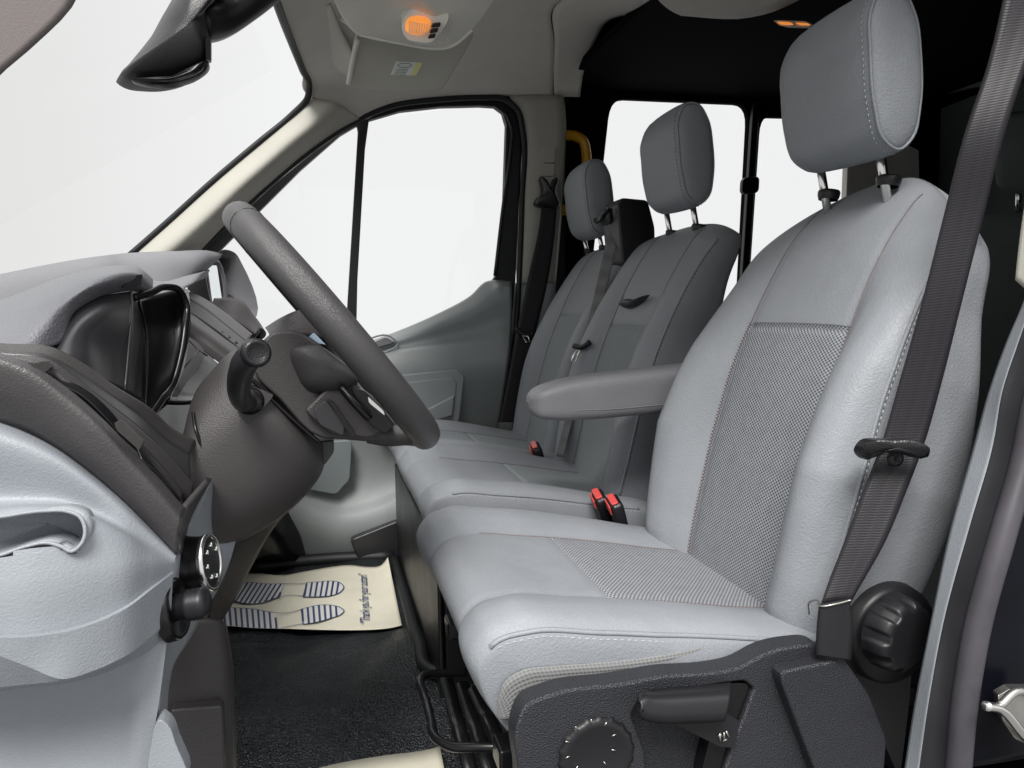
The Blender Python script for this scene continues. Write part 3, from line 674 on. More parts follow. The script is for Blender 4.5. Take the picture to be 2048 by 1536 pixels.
# ---- double passenger bench
ben = thing('passenger_bench', 'grey leather double passenger seat with two headrests beyond the driver seat', 'car seat', (.4, 1.86, -.78), 'front cab seats')
BB = [(0, .3), (.1, .5), (.4, .62), (.65, .5), (.85, .25), (1, .05)]
for yc, hwid, near in ((1.63, .215, True), (2.07, .215, False)):
    sb = Shell([(x+.005, z) for x, z in BF], BR, [(0, hwid*.93), (.2, hwid), (.7, hwid), (.9, hwid), (1, hwid*.98)], BB, yc, endcap=.12, cw=.88, drop=.035, fd=.3)
    lea2 = LEA
    b2 = sb.build('backrest', lea2, ben, [('mesh_insert', INSF, lambda h, y: abs(y) < .515 and h < (.60 if near else .63))], groove=[(0, .52, .60 if near else .63)]+([(0, .52, .70)] if near else []))
    tube('seam', sb.edge(.525, -1, .0, .95), .0013, THRD, b2, k=1, sm=False, seg=5); tube('seam', sb.edge(.525, 1, .0, .95), .0013, THRD, b2, k=1, sm=False, seg=5)
    if near:
        tube('piping', sb.edge(.985, -1, .1, .93), .0026, LEA, b2, k=1, sm=False, seg=6)
        stitches('stitching', [p+A((.002, -.004, 0)) for p in sb.edge(.985, -1, .1, .93)], THRD, b2, r=.0008)
        q = sb.pt(.685, .1, 0)
        pillow('pull_tab', smooth([q+A((-.008, d, e)) for d, e in ((-.09, .012), (-.03, .004), (.05, .004), (.075, -.004), (.03, -.016), (-.02, -.014), (-.06, .0))], 5, True), BLK, b2, depth=(-.012, 0, .0), back=(.006, 0, 0))
headrest(ben, 1.625, dx=.03, dz=.012, stitch=THRD); headrest(ben, 2.185, dx=.02, dz=.0, stitch=THRD)
for yc, hwid, near in ((1.57, .24, True), (2.04, .23, False)):
    sb = Shell([(x+.02, z+.012) for x, z in CF], CR, [(0, hwid*.95), (.3, hwid), (.8, hwid), (1, hwid*.95)], [(0, .2), (.2, .4), (.5, .5), (.68, .4), (.8, .15), (1, .0)], yc, endcap=.03)
    c2 = sb.build('seat_cushion', LEA, ben, [('mesh_insert', INSF, lambda h, y: abs(y) < .515 and .06 < h < .47)], groove=[(0, .52, .47), (0, .52, .10)])
    if near:
        pe = sb.edge(.985, -1, .17, .74); tube('piping', pe, .003, LEA, c2, k=1, sm=False, seg=6); stitches('stitching', [p+A((0, -.003, -.005)) for p in pe], THR, c2)
    tube('seam', sb.edge(.525, -1, 0, .7), .0012, THRD, c2, k=1, sm=False, seg=5); tube('seam', sb.edge(.525, 1, 0, .7), .0012, THRD, c2, k=1, sm=False, seg=5)
box('bench_base', (.20, 1.42, -.76), (.70, 2.28, -.47), BLK, ben, .01)
plate('base_panel', [A((.19, 1.40, -.76)), A((.19, 1.40, -.46)), A((.19, 2.28, -.46)), A((.19, 2.28, -.76))], BLK, ben, ext=(.01, 0, 0), bev=.004)
# belt reel tower between the headrests
tw = plate('belt_tower', rounded([A((.75, 0, .10)), A((.735, 0, .255)), A((.75, 0, .275)), A((.82, 0, .27)), A((.84, 0, .20)), A((.84, 0, .10))], .15), BLK, ben, ext=(0, .115, 0), bev=.01)
for v in tw.data.vertices: v.co.y += 1.84
plate('tower_slot', rounded([A((.732, 1.885, .215)), A((.728, 1.885, .258)), A((.728, 1.955, .258)), A((.732, 1.955, .215))], .2), TRM, tw, ext=(.006, 0, 0), bev=.002)
tube('slot_lip', [A((.722, 1.962, .232)), A((.716, 1.92, .225)), A((.716, 1.88, .238)), A((.722, 1.872, .25))], .007, GLS, tw)

# ---- seat belts
def belt(name, label, Lp, Rp, m, n=60):
    t = thing(name, label, 'seat belt', Lp[-1], 'seat belts in the cab'); ribbon('strap', Lp, Rp, m, t, n=n); return t
nb = belt('seat_belt', 'wide dark seat belt running down beside the driver backrest', px([(2020, -60, .70), (1975, 130, .70), (1930, 265, .70), (1888, 430, .71), (1845, 600, .715), (1800, 760, .72), (1762, 890, .72), (1725, 985, .715), (1688, 1085, .71), (1655, 1170, .705), (1640, 1215, .70)]),
          px([(2140, -60, .68), (2055, 130, .68), (2010, 265, .68), (1968, 430, .69), (1925, 600, .695), (1885, 760, .70), (1848, 890, .70), (1812, 985, .695), (1770, 1085, .69), (1722, 1170, .69), (1702, 1205, .69)]), BLT)
gd = pillow('belt_guide', smooth(px([(1722, 905, .700), (1735, 884, .695), (1780, 880, .685), (1840, 884, .672), (1860, 898, .668), (1850, 915, .672), (1800, 908, .68), (1750, 908, .69), (1735, 920, .70)]), 5, True), BLK, nb, depth=(0, -.008, .004), back=(0, .012, 0))
tube('belt_guide_back', px([(1725, 905, .725), (1780, 890, .715), (1855, 905, .70)]), .006, BLK, nb)
revolve('stop_button', P(1788, 916, Y=.700), (0, -1, 0), [(0, .0095), (.005, .0085), (.006, .004), (.0045, .003), (.0045, 0)], BLK, nb, 24)
sleeve = ribbon('belt_sleeve', px([(1638, 1210, .694), (1634, 1260, .692), (1633, 1310, .69)]), px([(1700, 1200, .678), (1706, 1255, .676), (1702, 1320, .676)]), KNB, nb, thick=.005)
tube('sleeve_rim', px([(1618, 1228, .72), (1618, 1205, .715), (1634, 1200, .705), (1640, 1212, .693), (1672, 1208, .684), (1702, 1200, .676)]), .0011, STL, nb, seg=6)
fb = belt('seat_belt', 'dark seat belt hanging from the far cream door pillar', px([(1084, 392, 2.34), (1080, 440, 2.33), (1055, 560, 2.31), (1030, 680, 2.30), (1012, 780, 2.29), (996, 858, 2.28)]),
          px([(1114, 392, 2.34), (1112, 440, 2.33), (1096, 560, 2.31), (1068, 680, 2.30), (1046, 780, 2.29), (1026, 855, 2.28)]), BLT)
pillow('belt_anchor', smooth(px([(1083, 352), (1092, 358), (1098, 372), (1105, 372), (1110, 356), (1115, 354), (1112, 385), (1118, 402), (1120, 412), (1110, 416), (1085, 414), (1072, 408), (1074, 398), (1086, 388)], Y=2.335), 3, True), BLK, fb, depth=(0, -.02, 0), back=(0, .03, 0))
tube('belt_buckle_guide', px([(1030, 655, 2.29), (1045, 668, 2.285), (1064, 670, 2.285)]), .007, BLK, fb)
tube('tongue', px([(1046, 672, 2.28), (1052, 684, 2.278), (1060, 684, 2.278), (1056, 672, 2.28)]), .0026, CHR, fb, closed=True, sm=False)
plate('belt_end', px([(997, 845, 2.275), (1026, 845, 2.275), (1024, 858, 2.275), (1010, 864, 2.275), (996, 860, 2.275)]), BLT2, fb, ext=(0, .004, 0), bev=.001)
mb = belt('seat_belt', 'grey seat belt crossing the bench from the reel tower between headrests', px([(1220, 428, 1.93), (1212, 480, 1.91), (1190, 580, 1.86), (1168, 680, 1.82), (1150, 760, 1.80), (1128, 850, 1.78), (1112, 912, 1.76)]),
          px([(1240, 428, 1.90), (1234, 480, 1.88), (1212, 580, 1.83), (1190, 680, 1.79), (1168, 760, 1.77), (1142, 850, 1.75), (1126, 915, 1.73)]), BLT2)
for o_ in mb.children: pass
tube('belt_buckle_guide', px([(1148, 692, 1.80), (1165, 694, 1.775), (1180, 684, 1.76)]), .007, BLK, mb)
tube('tongue', px([(1152, 700, 1.78), (1142, 722, 1.77), (1149, 724, 1.765), (1160, 702, 1.77)]), .0024, CHR, mb, closed=True, sm=False)
# buckles
def buckle(u, v, Y, s, lab, tilt=0):
    t = thing('belt_buckle', lab, 'buckle', P(u, v, Y=Y), 'red and black belt buckles')
    c = P(u, v, Y=Y); ax = A((-.35, -.25, 1.0)); ax /= np.linalg.norm(ax); n = A((1, -.15, .3)); n -= ax*np.dot(n, ax); n /= np.linalg.norm(n); b = np.cross(ax, n)
    def q(a, d, e): return c+ax*a*s+b*d*s+n*e*s
    rows = []
    for a, sc_ in ((-.07, .9), (0, 1), (.018, .98), (.026, .85), (.027, .02)):
        ring = rounded([q(a, d*sc_, e*sc_) for d, e in ((-.024, -.013), (.024, -.013), (.024, .013), (-.024, .013))], .25, 4); rows.append(ring)
    grid('casing', rows, BLK, t, closed_u=True)
    plate('release_button', rounded([q(.0275, d, e) for d, e in ((-.019, -.010), (.019, -.010), (.019, .004), (-.019, .004))], .15), RED, t, ext=tuple(ax*.004*s), bev=.0012)
    plate('release_button_front', rounded([q(a, d, -.0135) for a, d in ((.006, -.018), (.026, -.018), (.026, .018), (.006, .018))], .12), RED, t, ext=tuple(-n*.003*s), bev=.001)
    return t
buckle(1203, 1010, 1.30, .9, 'red buckle beyond its twin, next to the far edge of driver seat')
buckle(1234, 1022, 1.255, .9, 'red buckle closest to the driver backrest bottom')
buckle(1076, 908, 1.80, .95, 'lone red buckle between the two bench cushions')

# ---------------------------------------------------------------- yellow grab rail
tag(tube('grab_handle', px([(1118, 272), (1150, 272), (1166, 282), (1172, 305), (1172, 340), (1165, 380), (1150, 418), (1118, 420)], Y=2.46), .017, YEL), 'yellow grab handle on the cargo wall behind far door pillar', 'grab handle')

# ---------------------------------------------------------------- rear seat glimpsed at the edge
rs = thing('rear_seat', 'dark rear passenger seat in the shadowed cargo area', 'car seat', (1.75, 1.6, -.75))
pillow('headrest', smooth([P(u, v, X=1.72) for u, v in ((1992, 235), (2040, 222), (2120, 225), (2120, 380), (2030, 385), (1996, 372), (1990, 330))], 6, True), CRG2, rs, depth=(-.05, -.03, 0), back=(.08, .02, 0))
tube('post', [P(2038, 380, X=1.73), P(2036, 432, X=1.75)], .007, CHR, rs, sm=False)
pillow('backrest', smooth([P(u, v, X=1.75) for u, v in ((1880, 470), (1940, 440), (2120, 430), (2200, 900), (1900, 900), (1870, 700))], 6, True), CRG2, rs, depth=(-.06, -.03, 0), back=(.1, .03, 0))
box('seat_base', (1.35, 1.0, -.75), (1.9, 1.7, -.35), CRG2, rs, .04)

# ================================================================= dashboard
dash = thing('dashboard', 'dark brown and light grey dashboard with vents, instrument hood and storage tray', 'dashboard', (-.2, 1.3, -.3))
# top pad
t0 = px([(-300, 600, 1.0), (-100, 566, 1.25), (0, 548, 1.45), (100, 528, 1.7), (200, 512, 2.0), (270, 505, 2.2), (350, 502, 2.3), (418, 501, 2.33), (445, 508, 2.36)])
t1 = px([(-300, 640, .95), (-100, 590, 1.1), (0, 568, 1.25), (100, 548, 1.5), (200, 530, 1.8), (270, 520, 2.1), (350, 508, 2.22), (418, 506, 2.28), (440, 516, 2.33)])
t2 = px([(-300, 690, .90), (-100, 640, 1.0), (0, 615, 1.1), (100, 600, 1.25), (200, 590, 1.5), (270, 586, 1.8), (330, 584, 2.0), (360, 572, 2.1), (400, 552, 2.25)])
skin('top_pad', [t0, t1, t2], DTP, dash, n=60, k=8)
skin('top_pad_face', [px([(300, 560, 1.95), (330, 560, 2.1), (400, 545, 2.2), (420, 540, 2.32)]), px([(300, 592, 1.7), (340, 588, 1.75), (372, 572, 1.95), (412, 556, 2.32)])], DTP, dash, lin=True, n=30)
# a-pillar foot between dash and mirror
plate('corner_panel', px([(372, 575), (420, 505), (412, 560), (424, 620), (470, 640), (520, 662), (500, 690), (440, 650)], Y=2.36), BRN, dash, ext=(0, .02, 0), bev=.006)
skin('corner_trim', [px([(420, 618, 2.33), (470, 640, 2.33), (512, 668, 2.33)]), px([(428, 596, 2.38), (480, 600, 2.38), (520, 650, 2.38)])], BRN, dash, lin=True)
# passenger-side fascia seen past the binnacle: glossy band, padded band, lower band
skin('fascia_band', [px([(345, 572, 2.1), (400, 592, 2.1), (460, 632, 2.1), (505, 668, 2.1)]), px([(350, 582, 2.0), (395, 606, 2.0), (450, 650, 2.0), (492, 684, 2.0)])], BRN, dash, lin=True, thick=.01)
skin('gloss_band', [px([(352, 584, 2.0), (395, 607, 2.0), (450, 650, 2.0), (492, 684, 2.0)]), px([(358, 612, 1.9), (400, 640, 1.9), (440, 668, 1.9), (482, 702, 1.9)])], BLK, dash, lin=True, thick=.008)
skin('padded_band', [px([(350, 606, 1.9), (400, 640, 1.88), (440, 670, 1.88), (482, 700, 1.88)]), px([(350, 640, 1.78), (395, 672, 1.8), (430, 700, 1.8), (462, 724, 1.8)]), px([(350, 660, 1.8), (390, 690, 1.8), (420, 712, 1.8), (450, 735, 1.8)])], BRN, dash, thick=.01)
skin('centre_stack', [px([(350, 655, 1.7), (390, 688, 1.7), (450, 738, 1.7)]), px([(330, 800, 1.45), (370, 800, 1.45), (420, 790, 1.45)])], BLK, dash, lin=True, thick=.01)
skin('centre_stack_rim', [px([(370, 668, 1.66), (400, 690, 1.66), (412, 708, 1.66)]), px([(340, 770, 1.46), (352, 790, 1.46), (360, 800, 1.46)])], BRS, dash, lin=True, thick=.012)
merge_tubes('panel_gap', [px([(365, 668, 1.655), (398, 700, 1.62), (350, 755, 1.47)]), px([(398, 700, 1.62), (415, 712, 1.62)])], .0018, GLS, dash)
for k in range(4):
    u = 420+k*14; tube('vent_fin', px([(u, 640+k*11, 1.985), (u+10, 656+k*10, 1.93)]), .004, BRN, dash, sm=False)
# binnacle hood
g0 = px([(-160, 640, 1.05), (-60, 616, 1.05), (40, 585, 1.05), (100, 560, 1.05), (150, 543, 1.06), (200, 533, 1.08), (245, 530, 1.10), (280, 536, 1.14), (300, 552, 1.16)])
g1 = px([(-160, 660, .90), (-60, 640, .90), (40, 606, .92), (100, 580, .93), (150, 560, .94), (200, 548, .96), (245, 541, .99), (280, 545, 1.03), (306, 566, 1.08)])
g2 = px([(-160, 700, .82), (-60, 680, .82), (30, 655, .83), (90, 620, .85), (140, 590, .88), (190, 564, .91), (240, 551, .95), (275, 554, .99), (303, 580, 1.05)])
g3 = px([(-160, 730, .79), (-60, 715, .79), (20, 690, .80), (75, 670, .81), (122, 620, .85), (170, 585, .89), (220, 568, .93), (262, 570, .98), (297, 588, 1.04)])
g4 = px([(-160, 745, .78), (-60, 725, .78), (0, 690, .79), (60, 690, .80), (105, 692, .82), (150, 625, .88), (200, 595, .93), (258, 582, .99), (292, 590, 1.05)])
skin('instrument_hood', [g0, g1, g2, g3, g4], mat('hood_plastic', (.125, .127, .14), .5, .45, bump=(330, .6, 'leather'), var=.05), dash, n=90, k=8, thick=.01)
plate('hood_sensor', rounded(px([(258, 552, .975), (286, 548, 1.0), (282, 572, 1.0), (244, 576, .955)]), .15), SHR, dash, ext=(-.01, .01, 0), bev=.002)
# cluster: near cheek and far bowl
s0 = px([(104, 696, .83), (150, 625, .88), (200, 594, .93), (264, 582, .985)])
s1 = px([(112, 712, .815), (160, 655, .85), (205, 632, .885), (262, 640, .935)])
s2_ = px([(125, 716, .81), (165, 705, .83), (205, 705, .865), (257, 710, .91)])
s3 = px([(135, 722, .81), (175, 745, .82), (210, 762, .845), (250, 782, .885)])
skin('cluster_cheek', [s0, s1, s2_, s3], SHR, dash, n=40, k=10)
v0 = px([(264, 584, .985), (262, 640, .94), (256, 720, .91), (248, 782, .885)]); v1 = px([(276, 602, 1.06), (286, 640, 1.05), (290, 720, 1.0), (288, 806, .95)])
skin('cluster_recess', [v0, v1], SHR, dash, lin=True, n=30)
u0 = px([(278, 598, 1.06), (290, 650, 1.05), (293, 730, 1.0), (290, 808, .95)])
u1 = px([(315, 590, 1.20), (320, 650, 1.22), (315, 740, 1.18), (305, 830, 1.05)])
u2 = px([(350, 582, 1.22), (352, 640, 1.25), (348, 730, 1.2), (325, 810, 1.08)])
u3 = px([(366, 588, 1.10), (374, 625, 1.10), (362, 715, 1.06), (335, 790, 1.0)])
skin('cluster_bowl', [u0, u1, u2, u3], SHR, dash, n=40, k=10)
tube('bowl_rim', px([(266, 596, 1.0), (300, 586, 1.02), (330, 574, 1.05), (358, 580, 1.07), (373, 610, 1.08), (370, 660, 1.06), (360, 720, 1.04), (345, 770, 1.02), (322, 800, .98), (300, 832, .95)]), .0045, GLS, dash, k=8)
tube('cheek_edge', px([(262, 582, .975), (264, 600, .965), (259, 680, .915), (250, 780, .875)]), .0014, SHR, dash)
tube('bowl_seam', px([(278, 605, 1.04), (290, 650, 1.02), (294, 730, .97), (291, 812, .93)]), .0016, GLS, dash)
# stepped fascia strips below the hood
f0 = px([(-160, 650, .78), (0, 686, .78), (105, 694, .79), (160, 722, .80), (225, 768, .82), (300, 815, .86), (350, 860, .90), (392, 880, .93)])
f1 = px([(-160, 668, .765), (0, 700, .765), (100, 712, .775), (155, 742, .785), (215, 785, .80), (285, 835, .84), (335, 880, .87), (380, 910, .90)])
f2 = px([(-160, 672, .75), (0, 704, .75), (95, 716, .755), (145, 750, .76), (200, 795, .775), (270, 850, .80), (330, 905, .83), (382, 965, .86)])
f3 = px([(-160, 690, .74), (0, 718, .74), (70, 735, .74), (130, 775, .745), (185, 820, .755), (250, 880, .77), (315, 945, .79), (378, 1020, .81)])
skin('fascia_strip', [f0, f1], BRS, dash, lin=True, n=60, thick=.006)
skin('fascia_strip', [f1, f2], SHR, dash, lin=True, n=60, thick=.006)
f2b = [p+A((.004, -.004, -.002)) for p in f2]
f25 = px([(-160, 680, .738), (0, 710, .738), (82, 727, .738), (137, 764, .74), (193, 808, .75), (260, 868, .768), (323, 930, .79), (384, 1000, .82)])
skin('fascia_strip', [f2b, f25], BRS, dash, lin=True, n=60, thick=.008)
# upper end panel: textured brown, with a raised lip
q0 = px([(-160, 690, .72), (0, 706, .72), (60, 728, .72), (130, 772, .72), (200, 832, .72), (270, 905, .725), (330, 970, .73), (372, 1018, .735)])
q1 = px([(-160, 700, .70), (0, 718, .70), (60, 742, .70), (125, 790, .70), (195, 850, .70), (262, 925, .705), (320, 990, .71), (362, 1040, .715)])
q2 = px([(-160, 760, .70), (0, 775, .70), (60, 800, .70), (120, 845, .70), (185, 900, .70), (250, 965, .705), (305, 1030, .71), (355, 1075, .715)])
q3 = px([(-160, 815, .715), (0, 842, .715), (50, 858, .715), (110, 892, .715), (175, 940, .715), (245, 1000, .715), (300, 1055, .72), (352, 1108, .72)])
skin('end_panel', [q0, q1, q2, q3], BRN, dash, n=70, k=8, thick=.01)
skin('end_panel_side', [px([(372, 1018, .735), (364, 1060, .728), (353, 1110, .722)]), px([(424, 958, .90), (394, 1012, .86), (364, 1106, .745)])], BRS, dash, lin=True, thick=.006)
# dark slot in the strip
skin('vent_slot', [px([(95, 758, .7345), (160, 790, .736), (205, 830, .738), (240, 868, .742)]), px([(88, 745, .742), (165, 775, .742), (215, 815, .746), (250, 856, .755)])], GLS, dash, lin=True, thick=.002, n=30)
skin('vent_slot', [px([(285, 920, .745), (320, 950, .75), (350, 985, .755), (362, 1000, .76)]), px([(268, 874, .762), (310, 915, .775), (345, 955, .79), (366, 985, .80)])], GLS, dash, lin=True, thick=.002, n=30)
plate('vent_clip', rounded(px([(60, 728, .715), (90, 722, .73), (102, 735, .73), (80, 752, .715)]), .15), BRS, dash, ext=(0, .01, 0), bev=.002)
plate('vent_clip', rounded(px([(228, 846, .70), (240, 842, .71), (285, 886, .71), (278, 900, .70), (235, 862, .70)]), .15), BRS, dash, ext=(0, .01, 0), bev=.003)
# light grey lower end with storage tray
c0 = px([(-200, 800, .722), (0, 842, .72), (60, 868, .72), (120, 900, .72), (185, 948, .72), (250, 1002, .72), (300, 1055, .722), (352, 1108, .725)])
c1 = px([(-200, 830, .70), (0, 868, .70), (60, 890, .70), (120, 922, .70), (185, 968, .702), (250, 1022, .706), (300, 1070, .712), (352, 1112, .722)])
c2 = px([(-200, 985, .70), (0, 1000, .70), (60, 998, .70), (120, 1000, .70), (185, 1020, .70), (250, 1055, .70), (300, 1085, .71), (350, 1118, .72)])
c3 = px([(-200, 1040, .655), (0, 1030, .655), (60, 1022, .655), (120, 1022, .66), (185, 1040, .668), (250, 1070, .68), (300, 1100, .70), (350, 1125, .72)])
c4 = px([(-200, 1180, .635), (0, 1160, .635), (60, 1150, .635), (120, 1142, .64), (185, 1130, .65), (250, 1120, .665), (300, 1118, .69), (348, 1132, .72)])
c5 = px([(-200, 1275, .63), (0, 1270, .63), (60, 1268, .63), (120, 1260, .635), (185, 1242, .645), (250, 1212, .66), (300, 1175, .685), (346, 1142, .718)])
c6 = px([(-200, 1281, .622), (0, 1276, .622), (60, 1274, .622), (120, 1266, .627), (185, 1248, .638), (250, 1218, .654), (300, 1181, .681), (346, 1146, .716)])
c7 = px([(-200, 1240, .623), (0, 1312, .623), (60, 1335, .624), (125, 1358, .626), (185, 1342, .637), (250, 1312, .654), (300, 1275, .682), (342, 1235, .71)])
c75 = px([(-200, 1392, .640), (0, 1374, .640), (60, 1368, .635), (125, 1361, .628), (185, 1345, .639), (250, 1315, .656), (300, 1278, .684), (341, 1239, .711)])
c8 = px([(-200, 1400, .70), (0, 1382, .70), (60, 1374, .70), (125, 1368, .69), (185, 1354, .69), (250, 1328, .685), (295, 1305, .70), (335, 1270, .71)])
c9 = px([(-200, 1460, .725), (0, 1460, .725), (60, 1460, .725), (125, 1460, .725), (185, 1450, .72), (240, 1430, .71), (280, 1410, .70), (320, 1390, .70)])
c10 = px([(-200, 1760, .70), (0, 1760, .70), (60, 1740, .70), (125, 1720, .70), (180, 1700, .70), (220, 1660, .70), (250, 1620, .70), (290, 1560, .70)])
pocket_poly = s2([(-190, 1048), (0, 1034), (90, 1022), (135, 1023), (160, 1034), (170, 1058), (165, 1084), (143, 1103), (122, 1093), (96, 1086), (50, 1094), (0, 1111), (-190, 1124)], 5, True)
def uvof(p):
    d = float(np.dot(p, fw)); return 1024+F*float(np.dot(p, R2))/d, 768-F*float(np.dot(p, U2))/d
skin('lower_end', [c0, c1, c2, c3, c4, c5], GRY, dash, n=260, k=16, thick=0, keep=lambda p: not inside(uvof(p), pocket_poly))
skin('end_ridge', [c5, c6], GRY, dash, n=90, k=4, lin=True, thick=0)
skin('end_lip', [c6, c7], GRY, dash, n=90, k=8, lin=True, thick=0)
skin('end_lip_facet', [c7, c75], GRY, dash, n=90, k=4, lin=True, thick=0)
skin('end_lip_underside', [c75, c8], GRY, dash, n=90, k=4, lin=True, thick=0)
skin('kick_panel', [c8, c9, c10], GRY, dash, n=90, k=10, thick=0)
rim = [P(u, v, Y=float(np.interp(v, [1022, 1110], [.652, .642]))) for u, v in pocket_poly]
tube('tray_rim', rim, .0015, GRY, dash, closed=True, k=1, sm=False, seg=10)
cc = sum(rim)/len(rim); rows = []
for s, dy in ((1.06, .014), (1.0, 0), (.99, .02), (.95, .034), (.85, .04), (.02, .042)):
    rows.append([cc+(p-cc)*s+A((0, dy, -.004*dy/.07)) for p in rim])
grid('tray_bowl', rows, GRY, dash, closed_u=True)
# right-hand light strip that carries the knobs (faces the driver)
k0 = px([(424, 962, .90), (400, 1010, .86), (372, 1060, .80), (352, 1110, .735), (344, 1180, .725), (335, 1260, .72), (322, 1340, .715), (318, 1440, .71), (300, 1560, .71)])
k1 = px([(426, 966, .92), (424, 1040, .92), (428, 1090, .90), (426, 1150, .88), (410, 1220, .85), (385, 1270, .82), (345, 1340, .78), (335, 1420, .76), (330, 1560, .75)])
skin('knob_panel', [k0, k1], GRY, dash, n=50, k=10, lin=True, thick=.006)
skin('knee_panel', [px([(424, 1060, .93), (440, 1060, .95), (480, 1050, .97)]), px([(398, 1150, .92), (430, 1150, .94), (456, 1135, .96)]), px([(375, 1262, .91), (390, 1246, .93), (402, 1242, .95)])], GRY, dash, thick=.006)
plate('inner_foot', smooth(px([(322, 1440), (335, 1450), (352, 1490), (372, 1560), (300, 1560), (300, 1500)], Y=.69), 5, True), GRY, dash, ext=(0, .02, 0), bev=.006)
# headlamp switch and dimmer
nrm = A((.97, -.17, .12)); nrm /= np.linalg.norm(nrm)
sw = revolve('lamp_switch', P(370, 1132, Y=.775), nrm, [(-.012, .035), (-.002, .034), (.001, .030), (.006, .028), (.014, .0265), (.021, .026)], GLS, dash, 48)
revolve('switch_ring', P(370, 1132, Y=.775)+nrm*.021, nrm, [(0, .0275), (.003, .0285), (.006, .0275), (.006, .0250), (.004, .0240)], CHR, sw, 48)
revolve('switch_face', P(370, 1132, Y=.775)+nrm*.024, nrm, [(0, .025), (.002, .022), (.0025, .0)], BLK, sw, 48)
n_, b_ = frame_at(nrm); ctr = P(370, 1132, Y=.775)+nrm*.0268
ml = []
for k in range(6):
    a = math.radians(30+k*50); c = ctr+.016*(math.cos(a)*n_+math.sin(a)*b_)
    ml += [[c-n_*.0025, c+n_*.0025], [c-b_*.002+n_*.002, c+b_*.002+n_*.002]]
merge_tubes('switch_symbols', ml, .0007, WHT, sw, 5)
dm = revolve('dimmer_plate', P(354, 1217, Y=.722), nrm, [(-.008, .029), (0, .028), (.003, .026), (.001, .023), (-.002, 0)], GLS, dash, 40)
revolve('dimmer_wheel', P(356, 1214, Y=.722), nrm, [(-.004, .012), (.008, .012), (.010, .0145), (.012, .0135), (.014, .0145), (.016, .0135), (.018, .0145), (.020, .0135), (.022, .0145), (.026, .012), (.028, .009), (.028, 0)], KNB, dm, 36)
# dark legs under the column
skin('centre_leg', [px([(655, 880, 1.25), (640, 935, 1.25), (595, 1000, 1.22), (545, 1060, 1.2), (505, 1130, 1.18), (470, 1200, 1.15), (440, 1248, 1.12)]), px([(600, 900, 1.15), (560, 980, 1.12), (505, 1035, 1.1), (476, 1062, 1.08), (458, 1120, 1.06), (425, 1190, 1.04), (398, 1248, 1.02)])], BRS, dash, n=50, k=8, thick=.012)
skin('lower_cover', [px([(360, 1262, .90), (330, 1360, .90), (326, 1440, .90), (330, 1600, .90)]), px([(402, 1240, .90), (385, 1340, .90), (390, 1440, .90), (395, 1600, .90)]), px([(436, 1240, .91), (450, 1340, .91), (456, 1440, .91), (458, 1600, .91)]), px([(450, 1262, .97), (466, 1340, .97), (470, 1440, .97), (470, 1600, .97)])], BRS, dash, n=40, k=8, thick=.01)
plate('lower_cover_insert', rounded(px([(338, 1420), (445, 1412), (452, 1600), (332, 1600)], Y=.885), .08), BRN, dash, ext=(0, .02, 0), bev=.004)
box('dash_core', (-.75, 1.0, -.45), (-.30, 2.25, .0), BLK, dash, .01)
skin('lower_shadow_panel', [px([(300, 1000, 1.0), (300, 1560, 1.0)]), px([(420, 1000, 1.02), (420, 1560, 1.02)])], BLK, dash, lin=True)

# ---------------------------------------------------------------- steering column
colm = thing('steering_column', 'brown steering column shroud with stub stalk left of the wheel hub', 'steering column', P(420, 950, Y=1.1))
rings = []
def ring_at(top, bottom, hw, yc, n=40, sq=2.6):
    a, b = P(*top, Y=yc), P(*bottom, Y=yc); c = (a+b)/2; d = (a-b)/2; res = []
    for j in range(n):
        t = 2*math.pi*j/n; cs, sn = math.cos(t), math.sin(t)
        s = abs(cs)**(2/sq)*(1 if cs >= 0 else -1); q = abs(sn)**(2/sq)*(1 if sn >= 0 else -1)
        res.append(c+d*s+A((0, hw*q, 0)))
    return res
cols_ = [((520, 742), (648, 884), .075), ((500, 700), (648, 930), .085), ((470, 700), (620, 975), .095), ((430, 735), (560, 1030), .105), ((396, 780), (480, 1072), .11), ((384, 830), (428, 1090), .11), ((370, 880), (400, 1080), .10)]
rows = [ring_at(t, b, hw, 1.03) for t, b, hw in cols_]
rows = [[smooth([r[j] for r in rows], 6)[i] for j in range(40)] for i in range(len(smooth([r[0] for r in rows], 6)))]
cs_ = grid('shroud', rows, BRS, colm, closed_u=True)
plate('shroud_lower_boss', rounded(px([(620, 885), (668, 880), (668, 905), (650, 930), (628, 935)], Y=1.0), .2), BRN, colm, ext=(0, .08, 0), bev=.006)
tube('shroud_gap', px([(498, 752, .945), (560, 815, .945), (642, 888, .945)]), .0025, GLS, colm)
tube('shroud_edge', px([(386, 825, .945), (392, 860, .93), (408, 905, .925)]), .002, GLS, colm)
plate('stalk_plate', rounded(px([(468, 805), (505, 772), (548, 792), (497, 850), (480, 832)], Y=.930), .1), BRS, colm, ext=(0, .02, 0), bev=.002)
sk = tube('indicator_stalk', px([(498, 806, .94), (484, 800, .90), (478, 775, .865), (482, 745, .84), (492, 722, .82), (506, 706, .81)]), lambda t: .0115+.0025*t, SHR, colm, k=8, seg=20)
revolve('stalk_socket', P(500, 800, Y=.935), (0.1, -1, .1), [(0, .018), (.006, .017), (.010, .012), (.011, 0)], GLS, sk, 24)
capn = -P(512, 706, Y=.8); capn = capn/np.linalg.norm(capn)
revolve('stalk_cap', P(510, 706, Y=.808), capn+A((.25, 0, 0)), [(-.012, .0135), (.0, .0150), (.007, .0148), (.010, .0125), (.0105, .0105), (.0095, .0095), (.0095, 0)], BLK, sk, 32)
